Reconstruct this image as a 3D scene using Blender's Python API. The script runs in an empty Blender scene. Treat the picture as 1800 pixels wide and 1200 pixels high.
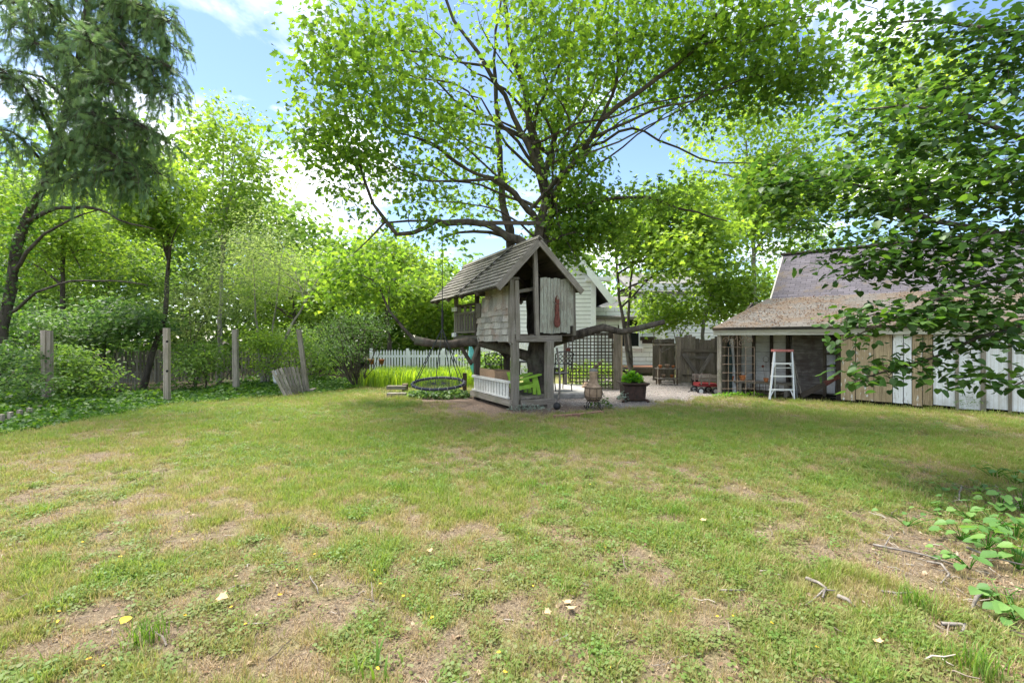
import bpy, math, random
import numpy as np
from mathutils import Vector, Matrix

R = math.radians
SC = bpy.context.scene
COL = SC.collection
random.seed(7)
RNG = np.random.default_rng(11)

# ------------------------------------------------------------------ camera, sky, sun, exposure
F, CX, HY, CH = 820.0, 900.0, 597.0, 1.4      # focal length in photo pixels, horizon row, camera height
cam_data = bpy.data.cameras.new('camera')
cam = bpy.data.objects.new('camera', cam_data)
COL.objects.link(cam)
cam.location = (0, 0, CH)
cam.rotation_euler = (R(90), 0, 0)
cam_data.sensor_width = 36
cam_data.lens = 36 * F / 1800
cam_data.shift_y = -(600 - HY) / 1800
cam_data.clip_start = 0.05
cam_data.clip_end = 2000
SC.camera = cam

SUN_EL, SUN_AZ = R(66), R(-48)      # azimuth measured from +Y (into the picture) towards +X
world = bpy.data.worlds.new('World')
SC.world = world
world.use_nodes = True
wn, wl = world.node_tree.nodes, world.node_tree.links
wn.clear()
w_out = wn.new('ShaderNodeOutputWorld')
w_bg = wn.new('ShaderNodeBackground')
w_sky = wn.new('ShaderNodeTexSky')
w_sky.sky_type = 'NISHITA'
w_sky.sun_disc = False
w_sky.sun_elevation = SUN_EL
w_sky.sun_rotation = SUN_AZ
w_sky.air_density = 1.0
w_sky.dust_density = 0.2
w_sky.ozone_density = 3.0
w_tc = wn.new('ShaderNodeTexCoord')
w_sep = wn.new('ShaderNodeSeparateXYZ')
wl.new(w_tc.outputs['Generated'], w_sep.inputs[0])
w_z = wn.new('ShaderNodeMath'); w_z.operation = 'MAXIMUM'; w_z.inputs[1].default_value = 0.0
wl.new(w_sep.outputs['Z'], w_z.inputs[0])
w_za = wn.new('ShaderNodeMath'); w_za.operation = 'ADD'; w_za.inputs[1].default_value = 0.22
wl.new(w_z.outputs[0], w_za.inputs[0])
w_div = wn.new('ShaderNodeVectorMath'); w_div.operation = 'DIVIDE'
w_comb = wn.new('ShaderNodeCombineXYZ')
for i in range(3):
    wl.new(w_za.outputs[0], w_comb.inputs[i])
wl.new(w_tc.outputs['Generated'], w_div.inputs[0])
wl.new(w_comb.outputs[0], w_div.inputs[1])
w_map = wn.new('ShaderNodeMapping')
w_map.inputs['Location'].default_value = (1.9, 0.25, 0.0)
w_map.inputs['Scale'].default_value = (1.0, 1.0, 0.25)
wl.new(w_div.outputs[0], w_map.inputs[0])
w_n = wn.new('ShaderNodeTexNoise')
w_n.inputs['Scale'].default_value = 1.5
w_n.inputs['Detail'].default_value = 9
w_n.inputs['Roughness'].default_value = 0.56
w_n.inputs['Distortion'].default_value = 0.25
wl.new(w_map.outputs[0], w_n.inputs['Vector'])
w_ramp = wn.new('ShaderNodeValToRGB')
w_ramp.color_ramp.elements[0].position = 0.48
w_ramp.color_ramp.elements[1].position = 0.62
wl.new(w_n.outputs['Fac'], w_ramp.inputs[0])
w_mix = wn.new('ShaderNodeMix'); w_mix.data_type = 'RGBA'
wl.new(w_ramp.outputs[0], w_mix.inputs['Factor'])
w_hs = wn.new('ShaderNodeHueSaturation'); w_hs.inputs['Saturation'].default_value = 0.98; w_hs.inputs['Value'].default_value = 0.50
wl.new(w_sky.outputs[0], w_hs.inputs['Color'])
wl.new(w_hs.outputs[0], w_mix.inputs[6])
w_n2 = wn.new('ShaderNodeTexNoise'); w_n2.inputs['Scale'].default_value = 4.2; w_n2.inputs['Detail'].default_value = 6
wl.new(w_map.outputs[0], w_n2.inputs['Vector'])
w_r2 = wn.new('ShaderNodeValToRGB')
w_r2.color_ramp.elements[0].position = 0.36; w_r2.color_ramp.elements[0].color = (0.36, 0.385, 0.42, 1)
w_r2.color_ramp.elements[1].position = 0.60; w_r2.color_ramp.elements[1].color = (1, 1, 1, 1)
wl.new(w_n2.outputs['Fac'], w_r2.inputs[0])
w_cl = wn.new('ShaderNodeMix'); w_cl.data_type = 'RGBA'; w_cl.blend_type = 'MULTIPLY'; w_cl.inputs[0].default_value = 1
w_cl.inputs[6].default_value = (6.4, 6.5, 6.7, 1); wl.new(w_r2.outputs[0], w_cl.inputs[7])
wl.new(w_cl.outputs[2], w_mix.inputs[7])
wl.new(w_mix.outputs[2], w_bg.inputs['Color'])
w_bg.inputs['Strength'].default_value = 0.15
wl.new(w_bg.outputs[0], w_out.inputs[0])

sun_data = bpy.data.lights.new('sun', 'SUN')
sun_data.energy = 3.6
sun_data.angle = R(28)
sun_data.color = (1.0, 0.95, 0.86)
sun = bpy.data.objects.new('sun', sun_data)
COL.objects.link(sun)
sun_dir = Vector((math.cos(SUN_EL) * math.sin(SUN_AZ), math.cos(SUN_EL) * math.cos(SUN_AZ), math.sin(SUN_EL)))
sun.rotation_euler = sun_dir.to_track_quat('Z', 'Y').to_euler()
sun.location = sun_dir * 60

SC.view_settings.view_transform = 'Standard'
SC.view_settings.look = 'None'
SC.view_settings.gamma = 1
SC.view_settings.use_curve_mapping = False
SC.view_settings.exposure = 1.84
SC.render.engine = 'CYCLES'
cy = SC.cycles
cy.max_bounces = 8
cy.diffuse_bounces = 6
cy.glossy_bounces = 2
cy.transmission_bounces = 4
cy.transparent_max_bounces = 4
cy.caustics_reflective = False
cy.caustics_refractive = False
cy.use_adaptive_sampling = True
cy.adaptive_threshold = 0.015
cy.use_denoising = True
try:
    cy.denoiser = 'OPENIMAGEDENOISE'
    cy.denoising_prefilter = 'ACCURATE'
except Exception:
    pass
cy.sample_clamp_indirect = 6

# ------------------------------------------------------------------ places
def at(px, py, Y):
    return Vector(((px - CX) / F * Y, Y, CH - (py - HY) / F * Y))

def gr(px, py, z=0.0):
    Y = F * (CH - z) / (py - HY)
    return Vector(((px - CX) / F * Y, Y, z))

def V(*a):
    return Vector(a)

# ------------------------------------------------------------------ numpy noise
_T = np.random.default_rng(5).random((256, 256))
def vnoise(x, y, seed=0):
    x = np.asarray(x, float) + seed * 17.3; y = np.asarray(y, float) + seed * 9.1
    xi = np.floor(x).astype(int); yi = np.floor(y).astype(int)
    fx = x - xi; fy = y - yi
    fx = fx * fx * (3 - 2 * fx); fy = fy * fy * (3 - 2 * fy)
    a = _T[xi & 255, yi & 255]; b = _T[(xi + 1) & 255, yi & 255]
    c = _T[xi & 255, (yi + 1) & 255]; d = _T[(xi + 1) & 255, (yi + 1) & 255]
    return (a * (1 - fx) + b * fx) * (1 - fy) + (c * (1 - fx) + d * fx) * fy
def fbm(x, y, seed=0, oct=4):
    s = 0; a = 0.5; t = 0
    for i in range(oct):
        s = s + a * vnoise(x * 2 ** i, y * 2 ** i, seed + i * 3); t += a; a *= 0.5
    return s / t

# ------------------------------------------------------------------ materials
def newmat(name):
    m = bpy.data.materials.new(name); m.use_nodes = True
    nt = m.node_tree; nt.nodes.clear()
    out = nt.nodes.new('ShaderNodeOutputMaterial')
    b = nt.nodes.new('ShaderNodeBsdfPrincipled')
    nt.links.new(b.outputs[0], out.inputs[0])
    return m, nt, b, out

def N(nt, kind, **kw):
    n = nt.nodes.new(kind)
    for k, v in kw.items():
        if k in ('op',):
            n.operation = v
        elif hasattr(n, k) and k not in n.inputs:
            setattr(n, k, v)
        else:
            n.inputs[k].default_value = v
    return n

def ramp(nt, src, stops):
    r = nt.nodes.new('ShaderNodeValToRGB')
    e = r.color_ramp.elements
    while len(e) < len(stops):
        e.new(0.5)
    for i, (p, c) in enumerate(stops):
        e[i].position = p
        e[i].color = (*c, 1) if len(c) == 3 else c
    nt.links.new(src, r.inputs[0])
    return r.outputs[0]

def mixc(nt, fac, a, b, blend='MIX'):
    m = nt.nodes.new('ShaderNodeMix'); m.data_type = 'RGBA'; m.blend_type = blend
    for s, v in ((0, fac), (6, a), (7, b)):
        if hasattr(v, 'default_value') or hasattr(v, 'is_linked'):
            nt.links.new(v, m.inputs[s])
        else:
            m.inputs[s].default_value = v if s == 0 else ((*v, 1) if len(v) == 3 else v)
    return m.outputs[2]

def objcoord(nt, scale, rand=37.0):
    tc = nt.nodes.new('ShaderNodeTexCoord')
    oi = nt.nodes.new('ShaderNodeObjectInfo')
    mu = N(nt, 'ShaderNodeMath', op='MULTIPLY'); mu.inputs[1].default_value = rand
    nt.links.new(oi.outputs['Random'], mu.inputs[0])
    ad = N(nt, 'ShaderNodeVectorMath', op='ADD')
    nt.links.new(tc.outputs['Object'], ad.inputs[0]); nt.links.new(mu.outputs[0], ad.inputs[1])
    mp = nt.nodes.new('ShaderNodeMapping'); mp.inputs['Scale'].default_value = scale
    nt.links.new(ad.outputs[0], mp.inputs[0])
    return mp.outputs[0], oi.outputs['Random']

def noise(nt, vec, scale, detail=5, rough=0.55, dist=0.0):
    n = nt.nodes.new('ShaderNodeTexNoise')
    n.inputs['Scale'].default_value = scale; n.inputs['Detail'].default_value = detail
    n.inputs['Roughness'].default_value = rough; n.inputs['Distortion'].default_value = dist
    nt.links.new(vec, n.inputs['Vector'])
    return n.outputs['Fac']

def bump(nt, b, h, strength=0.4, dist=0.01):
    n = nt.nodes.new('ShaderNodeBump'); n.inputs['Strength'].default_value = strength
    n.inputs['Distance'].default_value = dist
    nt.links.new(h, n.inputs['Height']); nt.links.new(n.outputs[0], b.inputs['Normal'])

def worldpos(nt):
    g = nt.nodes.new('ShaderNodeNewGeometry')
    return g.outputs['Position']

def wood(name, dark, light, stain=None, stain_amt=0.0, grain=(2.2, 9, 9), vary=0.35, rough=0.85):
    """bar pieces: local X runs along the piece"""
    m, nt, b, out = newmat(name)
    vec, rnd = objcoord(nt, grain)
    g = noise(nt, vec, 1.6, 6, 0.65, 0.6)
    col = ramp(nt, g, [(0.30, tuple(x * .75 for x in dark)), (0.48, tuple((a + c) / 2 for a, c in zip(dark, light))), (0.68, light)])
    hsv = nt.nodes.new('ShaderNodeHueSaturation')
    mr = nt.nodes.new('ShaderNodeMapRange'); mr.inputs[3].default_value = 1 - vary; mr.inputs[4].default_value = 1 + vary
    nt.links.new(rnd, mr.inputs[0]); nt.links.new(mr.outputs[0], hsv.inputs['Value'])
    nt.links.new(col, hsv.inputs['Color'])
    col = hsv.outputs[0]
    wp = worldpos(nt)
    if stain:
        s = noise(nt, wp, 2.3, 4, 0.6)
        sf = ramp(nt, s, [(0.48, (0, 0, 0)), (0.62, (stain_amt,) * 3)])
        col = mixc(nt, sf, col, stain)
    fine = noise(nt, wp, 60, 3, 0.6)
    col = mixc(nt, 0.35, col, ramp(nt, fine, [(0.3, (0.35, 0.35, 0.35)), (0.7, (1, 1, 1))]), 'MULTIPLY')
    nt.links.new(col, b.inputs['Base Color'])
    b.inputs['Roughness'].default_value = rough
    b.inputs['Specular IOR Level'].default_value = 0.2
    bump(nt, b, g, 0.5, 0.012)
    return m

def peel(name, under_d, under_l, paint, cover, grain=(2, 7, 7), dirt=(0.25, 0.21, 0.15), dirt_amt=0.35):
    """flaking paint over wood; cover = share of the board still painted"""
    m, nt, b, out = newmat(name)
    vec, rnd = objcoord(nt, grain)
    g = noise(nt, vec, 1.8, 6, 0.65, 0.4)
    wcol = ramp(nt, g, [(0.3, under_d), (0.7, under_l)])
    vec2, _ = objcoord(nt, (3.0, 2.2, 2.2), 71)
    p = noise(nt, vec2, 2.2, 9, 0.68, 0.5)
    lo = 0.30 + 0.40 * (1 - cover)
    pf = ramp(nt, p, [(lo - 0.012, (0, 0, 0)), (lo + 0.012, (1, 1, 1))])
    wp = worldpos(nt)
    d = noise(nt, wp, 1.7, 5, 0.6)
    pc = mixc(nt, ramp(nt, d, [(0.45, (0, 0, 0)), (0.75, (dirt_amt,) * 3)]), paint, dirt)
    fine = noise(nt, wp, 35, 3, 0.6)
    pc = mixc(nt, 0.18, pc, ramp(nt, fine, [(0.35, (0.5, 0.5, 0.48)), (0.65, (1, 1, 1))]), 'MULTIPLY')
    vec3, _ = objcoord(nt, (0.9, 9, 9), 53)
    st = noise(nt, vec3, 1.4, 5, 0.6)
    pc = mixc(nt, ramp(nt, st, [(0.46, (0, 0, 0)), (0.74, (dirt_amt,) * 3)]), pc, dirt)
    col = mixc(nt, pf, wcol, pc)
    nt.links.new(col, b.inputs['Base Color'])
    b.inputs['Roughness'].default_value = 0.75
    b.inputs['Specular IOR Level'].default_value = 0.25
    bump(nt, b, pf, 0.6, 0.006)
    return m

def plain(name, c, rough=0.6, metal=0.0, vary=0.25, scale=18.0, c2=None, bumpy=0.15):
    m, nt, b, out = newmat(name)
    wp = worldpos(nt)
    n = noise(nt, wp, scale, 5, 0.6)
    lo = tuple(x * (1 - vary) for x in c); hi = c2 or tuple(min(1, x * (1 + vary)) for x in c)
    col = ramp(nt, n, [(0.3, lo), (0.7, hi)])
    nt.links.new(col, b.inputs['Base Color'])
    b.inputs['Roughness'].default_value = rough; b.inputs['Metallic'].default_value = metal
    b.inputs['Specular IOR Level'].default_value = 0.35
    bump(nt, b, n, bumpy, 0.01)
    return m

def bark(name, dark, light, moss=None, scale=9.0):
    m, nt, b, out = newmat(name)
    tc = nt.nodes.new('ShaderNodeNewGeometry')
    mp = nt.nodes.new('ShaderNodeMapping'); mp.inputs['Scale'].default_value = (1, 1, 0.3)
    nt.links.new(tc.outputs['Position'], mp.inputs[0])
    g = noise(nt, mp.outputs[0], scale, 8, 0.7, 0.3)
    col = ramp(nt, g, [(0.33, dark), (0.66, light)])
    if moss:
        s = noise(nt, tc.outputs['Position'], 3.0, 5, 0.65)
        col = mixc(nt, ramp(nt, s, [(0.5, (0, 0, 0)), (0.66, (0.65,) * 3)]), col, moss)
    nt.links.new(col, b.inputs['Base Color'])
    b.inputs['Roughness'].default_value = 0.92; b.inputs['Specular IOR Level'].default_value = 0.15
    bump(nt, b, g, 0.9, 0.03)
    return m

def leafmat(name, c_dark, c_mid, c_light, trans=0.42, gloss=0.25, inst=False, tcol=None):
    m, nt, b, out = newmat(name)
    a = nt.nodes.new('ShaderNodeAttribute'); a.attribute_name = 'tint'
    if inst:
        a.attribute_type = 'INSTANCER'
    col = ramp(nt, a.outputs['Fac'], [(0.0, c_dark), (0.5, c_mid), (1.0, c_light)])
    nt.links.new(col, b.inputs['Base Color'])
    b.inputs['Roughness'].default_value = 0.5
    b.inputs['Specular IOR Level'].default_value = gloss
    t = nt.nodes.new('ShaderNodeBsdfTranslucent')
    hs = nt.nodes.new('ShaderNodeHueSaturation')
    hs.inputs['Hue'].default_value = 0.487; hs.inputs['Saturation'].default_value = 1.12; hs.inputs['Value'].default_value = 1.95
    nt.links.new(col, hs.inputs['Color']); nt.links.new(hs.outputs[0], t.inputs['Color'])
    mx = nt.nodes.new('ShaderNodeMixShader'); mx.inputs[0].default_value = trans
    nt.links.new(b.outputs[0], mx.inputs[1]); nt.links.new(t.outputs[0], mx.inputs[2])
    nt.links.new(mx.outputs[0], out.inputs[0])
    return m

M = {}
M['grey_wood'] = wood('weathered_grey_wood', (0.075, 0.063, 0.052), (0.35, 0.315, 0.275), (0.12, 0.11, 0.06), 0.35)
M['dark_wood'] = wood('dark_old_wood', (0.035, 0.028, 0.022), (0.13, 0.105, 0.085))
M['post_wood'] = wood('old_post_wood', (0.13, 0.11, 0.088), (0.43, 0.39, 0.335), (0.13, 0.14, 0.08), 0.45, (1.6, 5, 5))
M['pink_post'] = wood('pale_post_wood', (0.17, 0.13, 0.10), (0.50, 0.43, 0.36), (0.22, 0.21, 0.13), 0.35, (1.6, 6, 6))
M['shingle'] = wood('roof_shingle', (0.07, 0.063, 0.055), (0.28, 0.26, 0.23), (0.09, 0.10, 0.05), 0.3, (2.5, 7, 7), 0.22)
M['wall_shingle'] = wood('wall_shingle', (0.25, 0.225, 0.20), (0.58, 0.545, 0.50), (0.45, 0.27, 0.2), 0.4, (2.2, 6, 6), 0.30)
M['green_board'] = peel('faded_green_paint', (0.13, 0.115, 0.095), (0.34, 0.31, 0.26), (0.37, 0.39, 0.335), 0.56, dirt_amt=.6)
M['white_peel'] = peel('flaking_white_paint', (0.16, 0.12, 0.09), (0.38, 0.30, 0.22), (0.74, 0.76, 0.79), 0.80)
M['white_wide'] = peel('old_white_paint', (0.20, 0.17, 0.13), (0.42, 0.36, 0.28), (0.72, 0.75, 0.80), 0.93, dirt_amt=0.5)
M['tan_peel'] = peel('tan_board_paint', (0.20, 0.145, 0.09), (0.47, 0.37, 0.235), (0.70, 0.70, 0.68), 0.27)
M['tan_board'] = wood('tan_board', (0.22, 0.165, 0.10), (0.50, 0.40, 0.26), (0.19, 0.15, 0.08), 0.5, (1.6, 5, 5), 0.12)
M['rail_white'] = peel('worn_white_rail', (0.2, 0.18, 0.15), (0.42, 0.38, 0.33), (0.70, 0.70, 0.68), 0.72)
M['fence_white'] = plain('white_fence_paint', (0.83, 0.84, 0.86), 0.6, 0, 0.08, 6)
M['siding'] = plain('white_siding_paint', (0.84, 0.86, 0.91), 0.6, 0, 0.07, 5)
M['shed_white'] = peel('shed_wall_paint', (0.15, 0.13, 0.11), (0.36, 0.32, 0.28), (0.72, 0.72, 0.71), 0.88, dirt_amt=0.5)
M['shed_grey'] = wood('shed_grime_wall', (0.13, 0.115, 0.105), (0.40, 0.37, 0.345), (0.10, 0.075, 0.065), 0.7, (1.2, 4, 4), 0.25)
M['fascia'] = peel('fascia_paint', (0.16, 0.13, 0.1), (0.3, 0.25, 0.2), (0.50, 0.50, 0.44), 0.78)
M['gate_wood'] = wood('gate_wood', (0.085, 0.07, 0.054), (0.33, 0.28, 0.215), (0.10, 0.105, 0.055), 0.4)
M['iron'] = plain('black_iron', (0.022, 0.022, 0.024), 0.45, 0.3, 0.4, 30)
M['rust'] = plain('rusty_iron', (0.10, 0.07, 0.05), 0.8, 0.1, 0.5, 25)
M['pale_rust'] = plain('pale_rusty_rod', (0.27, 0.20, 0.15), 0.8, 0.1, 0.4, 25)
M['cast'] = plain('rusty_cast_iron', (0.03, 0.022, 0.02), 0.6, 0.2, 0.4, 14, (0.075, 0.04, 0.03))
M['clay'] = plain('smoked_clay', (0.30, 0.21, 0.145), 0.9, 0, 0.45, 9, (0.40, 0.29, 0.20), 0.3)
M['terra'] = plain('terracotta', (0.42, 0.15, 0.055), 0.85, 0, 0.25, 12)
M['alu'] = plain('aluminium', (0.62, 0.64, 0.66), 0.45, 0.55, 0.1, 9)
M['redtop'] = plain('faded_red_plastic', (0.36, 0.13, 0.12), 0.6, 0, 0.25, 14)
M['red'] = plain('red_wagon_paint', (0.17, 0.012, 0.016), 0.55, 0, 0.3, 10)
M['redwood'] = plain('red_stained_wood', (0.10, 0.022, 0.016), 0.65, 0, 0.6, 22, (0.20, 0.06, 0.042), 0.4)
M['rubber'] = plain('black_rubber', (0.018, 0.018, 0.02), 0.7, 0, 0.3, 20)
M['rope'] = plain('dark_rope', (0.04, 0.045, 0.045), 0.9, 0, 0.4, 60)
M['bluepad'] = plain('navy_foam_sleeve', (0.025, 0.027, 0.045), 0.65, 0, 0.35, 25)
M['lime'] = plain('lime_green_paint', (0.28, 0.50, 0.055), 0.55, 0, 0.2, 12)
M['card'] = plain('cardboard', (0.40, 0.26, 0.165), 0.9, 0, 0.22, 30)
M['concrete'] = plain('grey_concrete', (0.29, 0.28, 0.26), 0.9, 0, 0.3, 7)
M['brick'] = plain('old_brick', (0.25, 0.14, 0.105), 0.9, 0, 0.35, 16)
M['stone'] = plain('rough_stone', (0.32, 0.29, 0.25), 0.9, 0, 0.35, 12)
M['teal'] = plain('teal_cloth', (0.13, 0.46, 0.47), 0.8, 0, 0.15, 8)
M['gutter'] = plain('dark_green_cloth', (0.014, 0.03, 0.028), 0.8, 0, 0.3, 10)
M['soil'] = plain('dark_soil', (0.05, 0.036, 0.026), 0.95, 0, 0.5, 25)
M['wire'] = plain('galvanised_wire', (0.25, 0.25, 0.24), 0.55, 0.5, 0.3, 30)
M['deckred'] = wood('red_deck_boards', (0.24, 0.11, 0.075), (0.45, 0.25, 0.18), vary=0.12)
M['stick'] = plain('dead_stick', (0.12, 0.10, 0.085), 0.95, 0, 0.5, 22, (0.28, 0.25, 0.22), 0.5)
M['yellow_leaf'] = plain('yellow_leaf', (0.62, 0.40, 0.02), 0.7, 0, 0.15, 40)
M['tan_leaf'] = plain('dry_tan_leaf', (0.44, 0.31, 0.17), 0.85, 0, 0.3, 30)
M['hole'] = plain('dark_hole', (0.006, 0.005, 0.005), 0.95, 0, 0.2, 10)

M['maple_bark'] = bark('maple_bark', (0.022, 0.019, 0.016), (0.12, 0.10, 0.085), (0.12, 0.125, 0.09))
M['trunk_brown'] = bark('brown_trunk_bark', (0.035, 0.024, 0.018), (0.14, 0.095, 0.07))
M['grey_bark'] = bark('pale_grey_bark', (0.12, 0.11, 0.095), (0.42, 0.39, 0.35), (0.2, 0.22, 0.13), 7)
M['dark_bark'] = bark('dark_bark', (0.028, 0.024, 0.019), (0.13, 0.11, 0.09))

# glass and shade for house windows
M['pane'], _nt, _b, _o = newmat('window_glass')
_b.inputs['Base Color'].default_value = (0.015, 0.018, 0.02, 1); _b.inputs['Roughness'].default_value = 0.08

def roofmat(name, c1, c2, litter, amount, course=9.0):
    m, nt, b, out = newmat(name)
    tc = nt.nodes.new('ShaderNodeTexCoord')
    br = nt.nodes.new('ShaderNodeTexBrick')
    br.inputs['Scale'].default_value = 1.0
    br.inputs['Brick Width'].default_value = 0.26; br.inputs['Row Height'].default_value = 1.0 / course
    br.inputs['Mortar Size'].default_value = 0.008; br.inputs['Mortar Smooth'].default_value = 0.2
    br.inputs['Color1'].default_value = (*c1, 1); br.inputs['Color2'].default_value = (*c2, 1)
    br.inputs['Mortar'].default_value = (*[x * 0.5 for x in c1], 1)
    uv = nt.nodes.new('ShaderNodeUVMap'); uv.uv_map = 'UVMap'
    nt.links.new(uv.outputs[0], br.inputs['Vector'])
    wp = worldpos(nt)
    a = noise(nt, wp, 1.3, 6, 0.65); f = noise(nt, wp, 70, 4, 0.75)
    mm = N(nt, 'ShaderNodeMath', op='MULTIPLY_ADD'); mm.inputs[1].default_value = 0.55
    nt.links.new(f, mm.inputs[0]); nt.links.new(a, mm.inputs[2])
    lf = ramp(nt, mm.outputs[0], [(0.86 - amount * 0.3, (0, 0, 0)), (0.92 - amount * 0.3, (1, 1, 1))])
    f2 = noise(nt, wp, 120, 3, 0.7)
    lc = ramp(nt, f2, [(0.3, tuple(x * 0.4 for x in litter)), (0.68, litter)])
    col = mixc(nt, lf, br.outputs['Color'], lc)
    nt.links.new(col, b.inputs['Base Color']); b.inputs['Roughness'].default_value = 0.95
    b.inputs['Specular IOR Level'].default_value = 0.15
    bump(nt, b, f2, 0.5, 0.02)
    return m
M['barn_roof'] = roofmat('purple_grey_asphalt_roof', (0.082, 0.076, 0.088), (0.125, 0.115, 0.132), (0.16, 0.13, 0.10), 0.06)
M['lean_roof'] = roofmat('litter_covered_roof', (0.10, 0.093, 0.085), (0.14, 0.13, 0.118), (0.16, 0.125, 0.095), 0.36)

# foliage
M['maple_leaf'] = leafmat('maple_leaf', (0.05, 0.112, 0.024), (0.115, 0.21, 0.036), (0.225, 0.335, 0.055), 0.55)
M['linden_leaf'] = leafmat('linden_leaf', (0.022, 0.056, 0.014), (0.042, 0.10, 0.02), (0.11, 0.21, 0.034), 0.40, 0.4)
M['lime_leaf'] = leafmat('lime_green_leaf', (0.085, 0.16, 0.032), (0.165, 0.27, 0.048), (0.28, 0.385, 0.07), 0.5)
M['mid_leaf'] = leafmat('mid_green_leaf', (0.06, 0.125, 0.03), (0.12, 0.21, 0.045), (0.21, 0.315, 0.065), 0.48)
M['pale_leaf'] = leafmat('pale_feathery_leaf', (0.12, 0.19, 0.07), (0.22, 0.30, 0.10), (0.34, 0.43, 0.14), 0.46)
M['deep_leaf'] = leafmat('deep_green_leaf', (0.038, 0.09, 0.026), (0.078, 0.15, 0.04), (0.15, 0.245, 0.06), 0.42, 0.3)
M['needle'] = leafmat('spruce_needles', (0.05, 0.10, 0.045), (0.105, 0.175, 0.07), (0.20, 0.29, 0.105), 0.36, 0.2)
M['ivy_leaf'] = leafmat('ground_ivy_leaf', (0.035, 0.095, 0.018), (0.075, 0.165, 0.028), (0.17, 0.28, 0.045), 0.36, 0.3)
M['daylily'] = leafmat('daylily_blade', (0.11, 0.20, 0.03), (0.19, 0.31, 0.04), (0.30, 0.41, 0.06), 0.42)
M['herb'] = leafmat('bright_herb_leaf', (0.06, 0.18, 0.015), (0.12, 0.30, 0.02), (0.22, 0.42, 0.03), 0.40)
M['tuft_blade'] = leafmat('coarse_grass_blade', (0.07, 0.15, 0.025), (0.12, 0.215, 0.035), (0.19, 0.29, 0.06), 0.35)
M['dusty'] = leafmat('dusty_miller_leaf', (0.16, 0.21, 0.17), (0.25, 0.31, 0.25), (0.36, 0.41, 0.35), 0.25)
M['grass'] = leafmat('lawn_grass_blade', (0.36, 0.29, 0.155), (0.245, 0.255, 0.085), (0.175, 0.262, 0.055), 0.35, 0.2, True)
M['clover'] = leafmat('clover_leaf', (0.15, 0.165, 0.055), (0.125, 0.185, 0.045), (0.105, 0.20, 0.038), 0.32, 0.2, True)
M['straw'] = leafmat('dry_straw', (0.31, 0.23, 0.145), (0.27, 0.205, 0.125), (0.22, 0.19, 0.095), 0.2, 0.15, True)
M['pebble'] = plain('gravel_stone', (0.33, 0.29, 0.265), 0.9, 0, 0.45, 7, (0.52, 0.47, 0.43), 0.1)

# ------------------------------------------------------------------ objects
WM = {}          # world matrices of everything that may become a parent
def put(name, mesh, mat, parent=None, mw=None):
    o = bpy.data.objects.new(name, mesh)
    COL.objects.link(o)
    mw = mw if mw is not None else Matrix()
    if mesh is not None and mat is not None:
        if not mesh.materials:
            mesh.materials.append(None)
        o.material_slots[0].link = 'OBJECT'
        o.material_slots[0].material = mat
    if parent is not None:
        o.parent = parent
        o.matrix_parent_inverse = WM[parent.name].inverted()
    o.matrix_basis = mw
    WM[o.name] = mw
    return o

def tag(o, label=None, cat=None, group=None, kind=None):
    if label: o['label'] = label
    if cat: o['category'] = cat
    if group: o['group'] = group
    if kind: o['kind'] = kind
    return o

def thing(name, label, cat, loc=(0, 0, 0), group=None):
    o = put(name, None, None, None, Matrix.Translation(Vector(loc)))
    o.empty_display_size = 0.2
    return tag(o, label, cat, group)

def np_mesh(name, verts, loops, totals, tint=None, smooth=False):
    me = bpy.data.meshes.new(name)
    verts = np.asarray(verts, np.float32); loops = np.asarray(loops, np.int32); totals = np.asarray(totals, np.int32)
    me.vertices.add(len(verts)); me.vertices.foreach_set('co', verts.ravel())
    me.loops.add(len(loops)); me.loops.foreach_set('vertex_index', loops)
    me.polygons.add(len(totals))
    starts = np.concatenate(([0], np.cumsum(totals)[:-1])).astype(np.int32)
    me.polygons.foreach_set('loop_start', starts)
    try:
        me.polygons.foreach_set('loop_total', totals)
    except Exception:
        pass
    if smooth:
        me.polygons.foreach_set('use_smooth', np.ones(len(totals), bool))
    me.update(calc_edges=True)
    if tint is not None:
        a = me.attributes.new('tint', 'FLOAT', 'FACE')
        a.data.foreach_set('value', np.asarray(tint, np.float32))
    me.materials.append(None)
    return me

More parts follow.
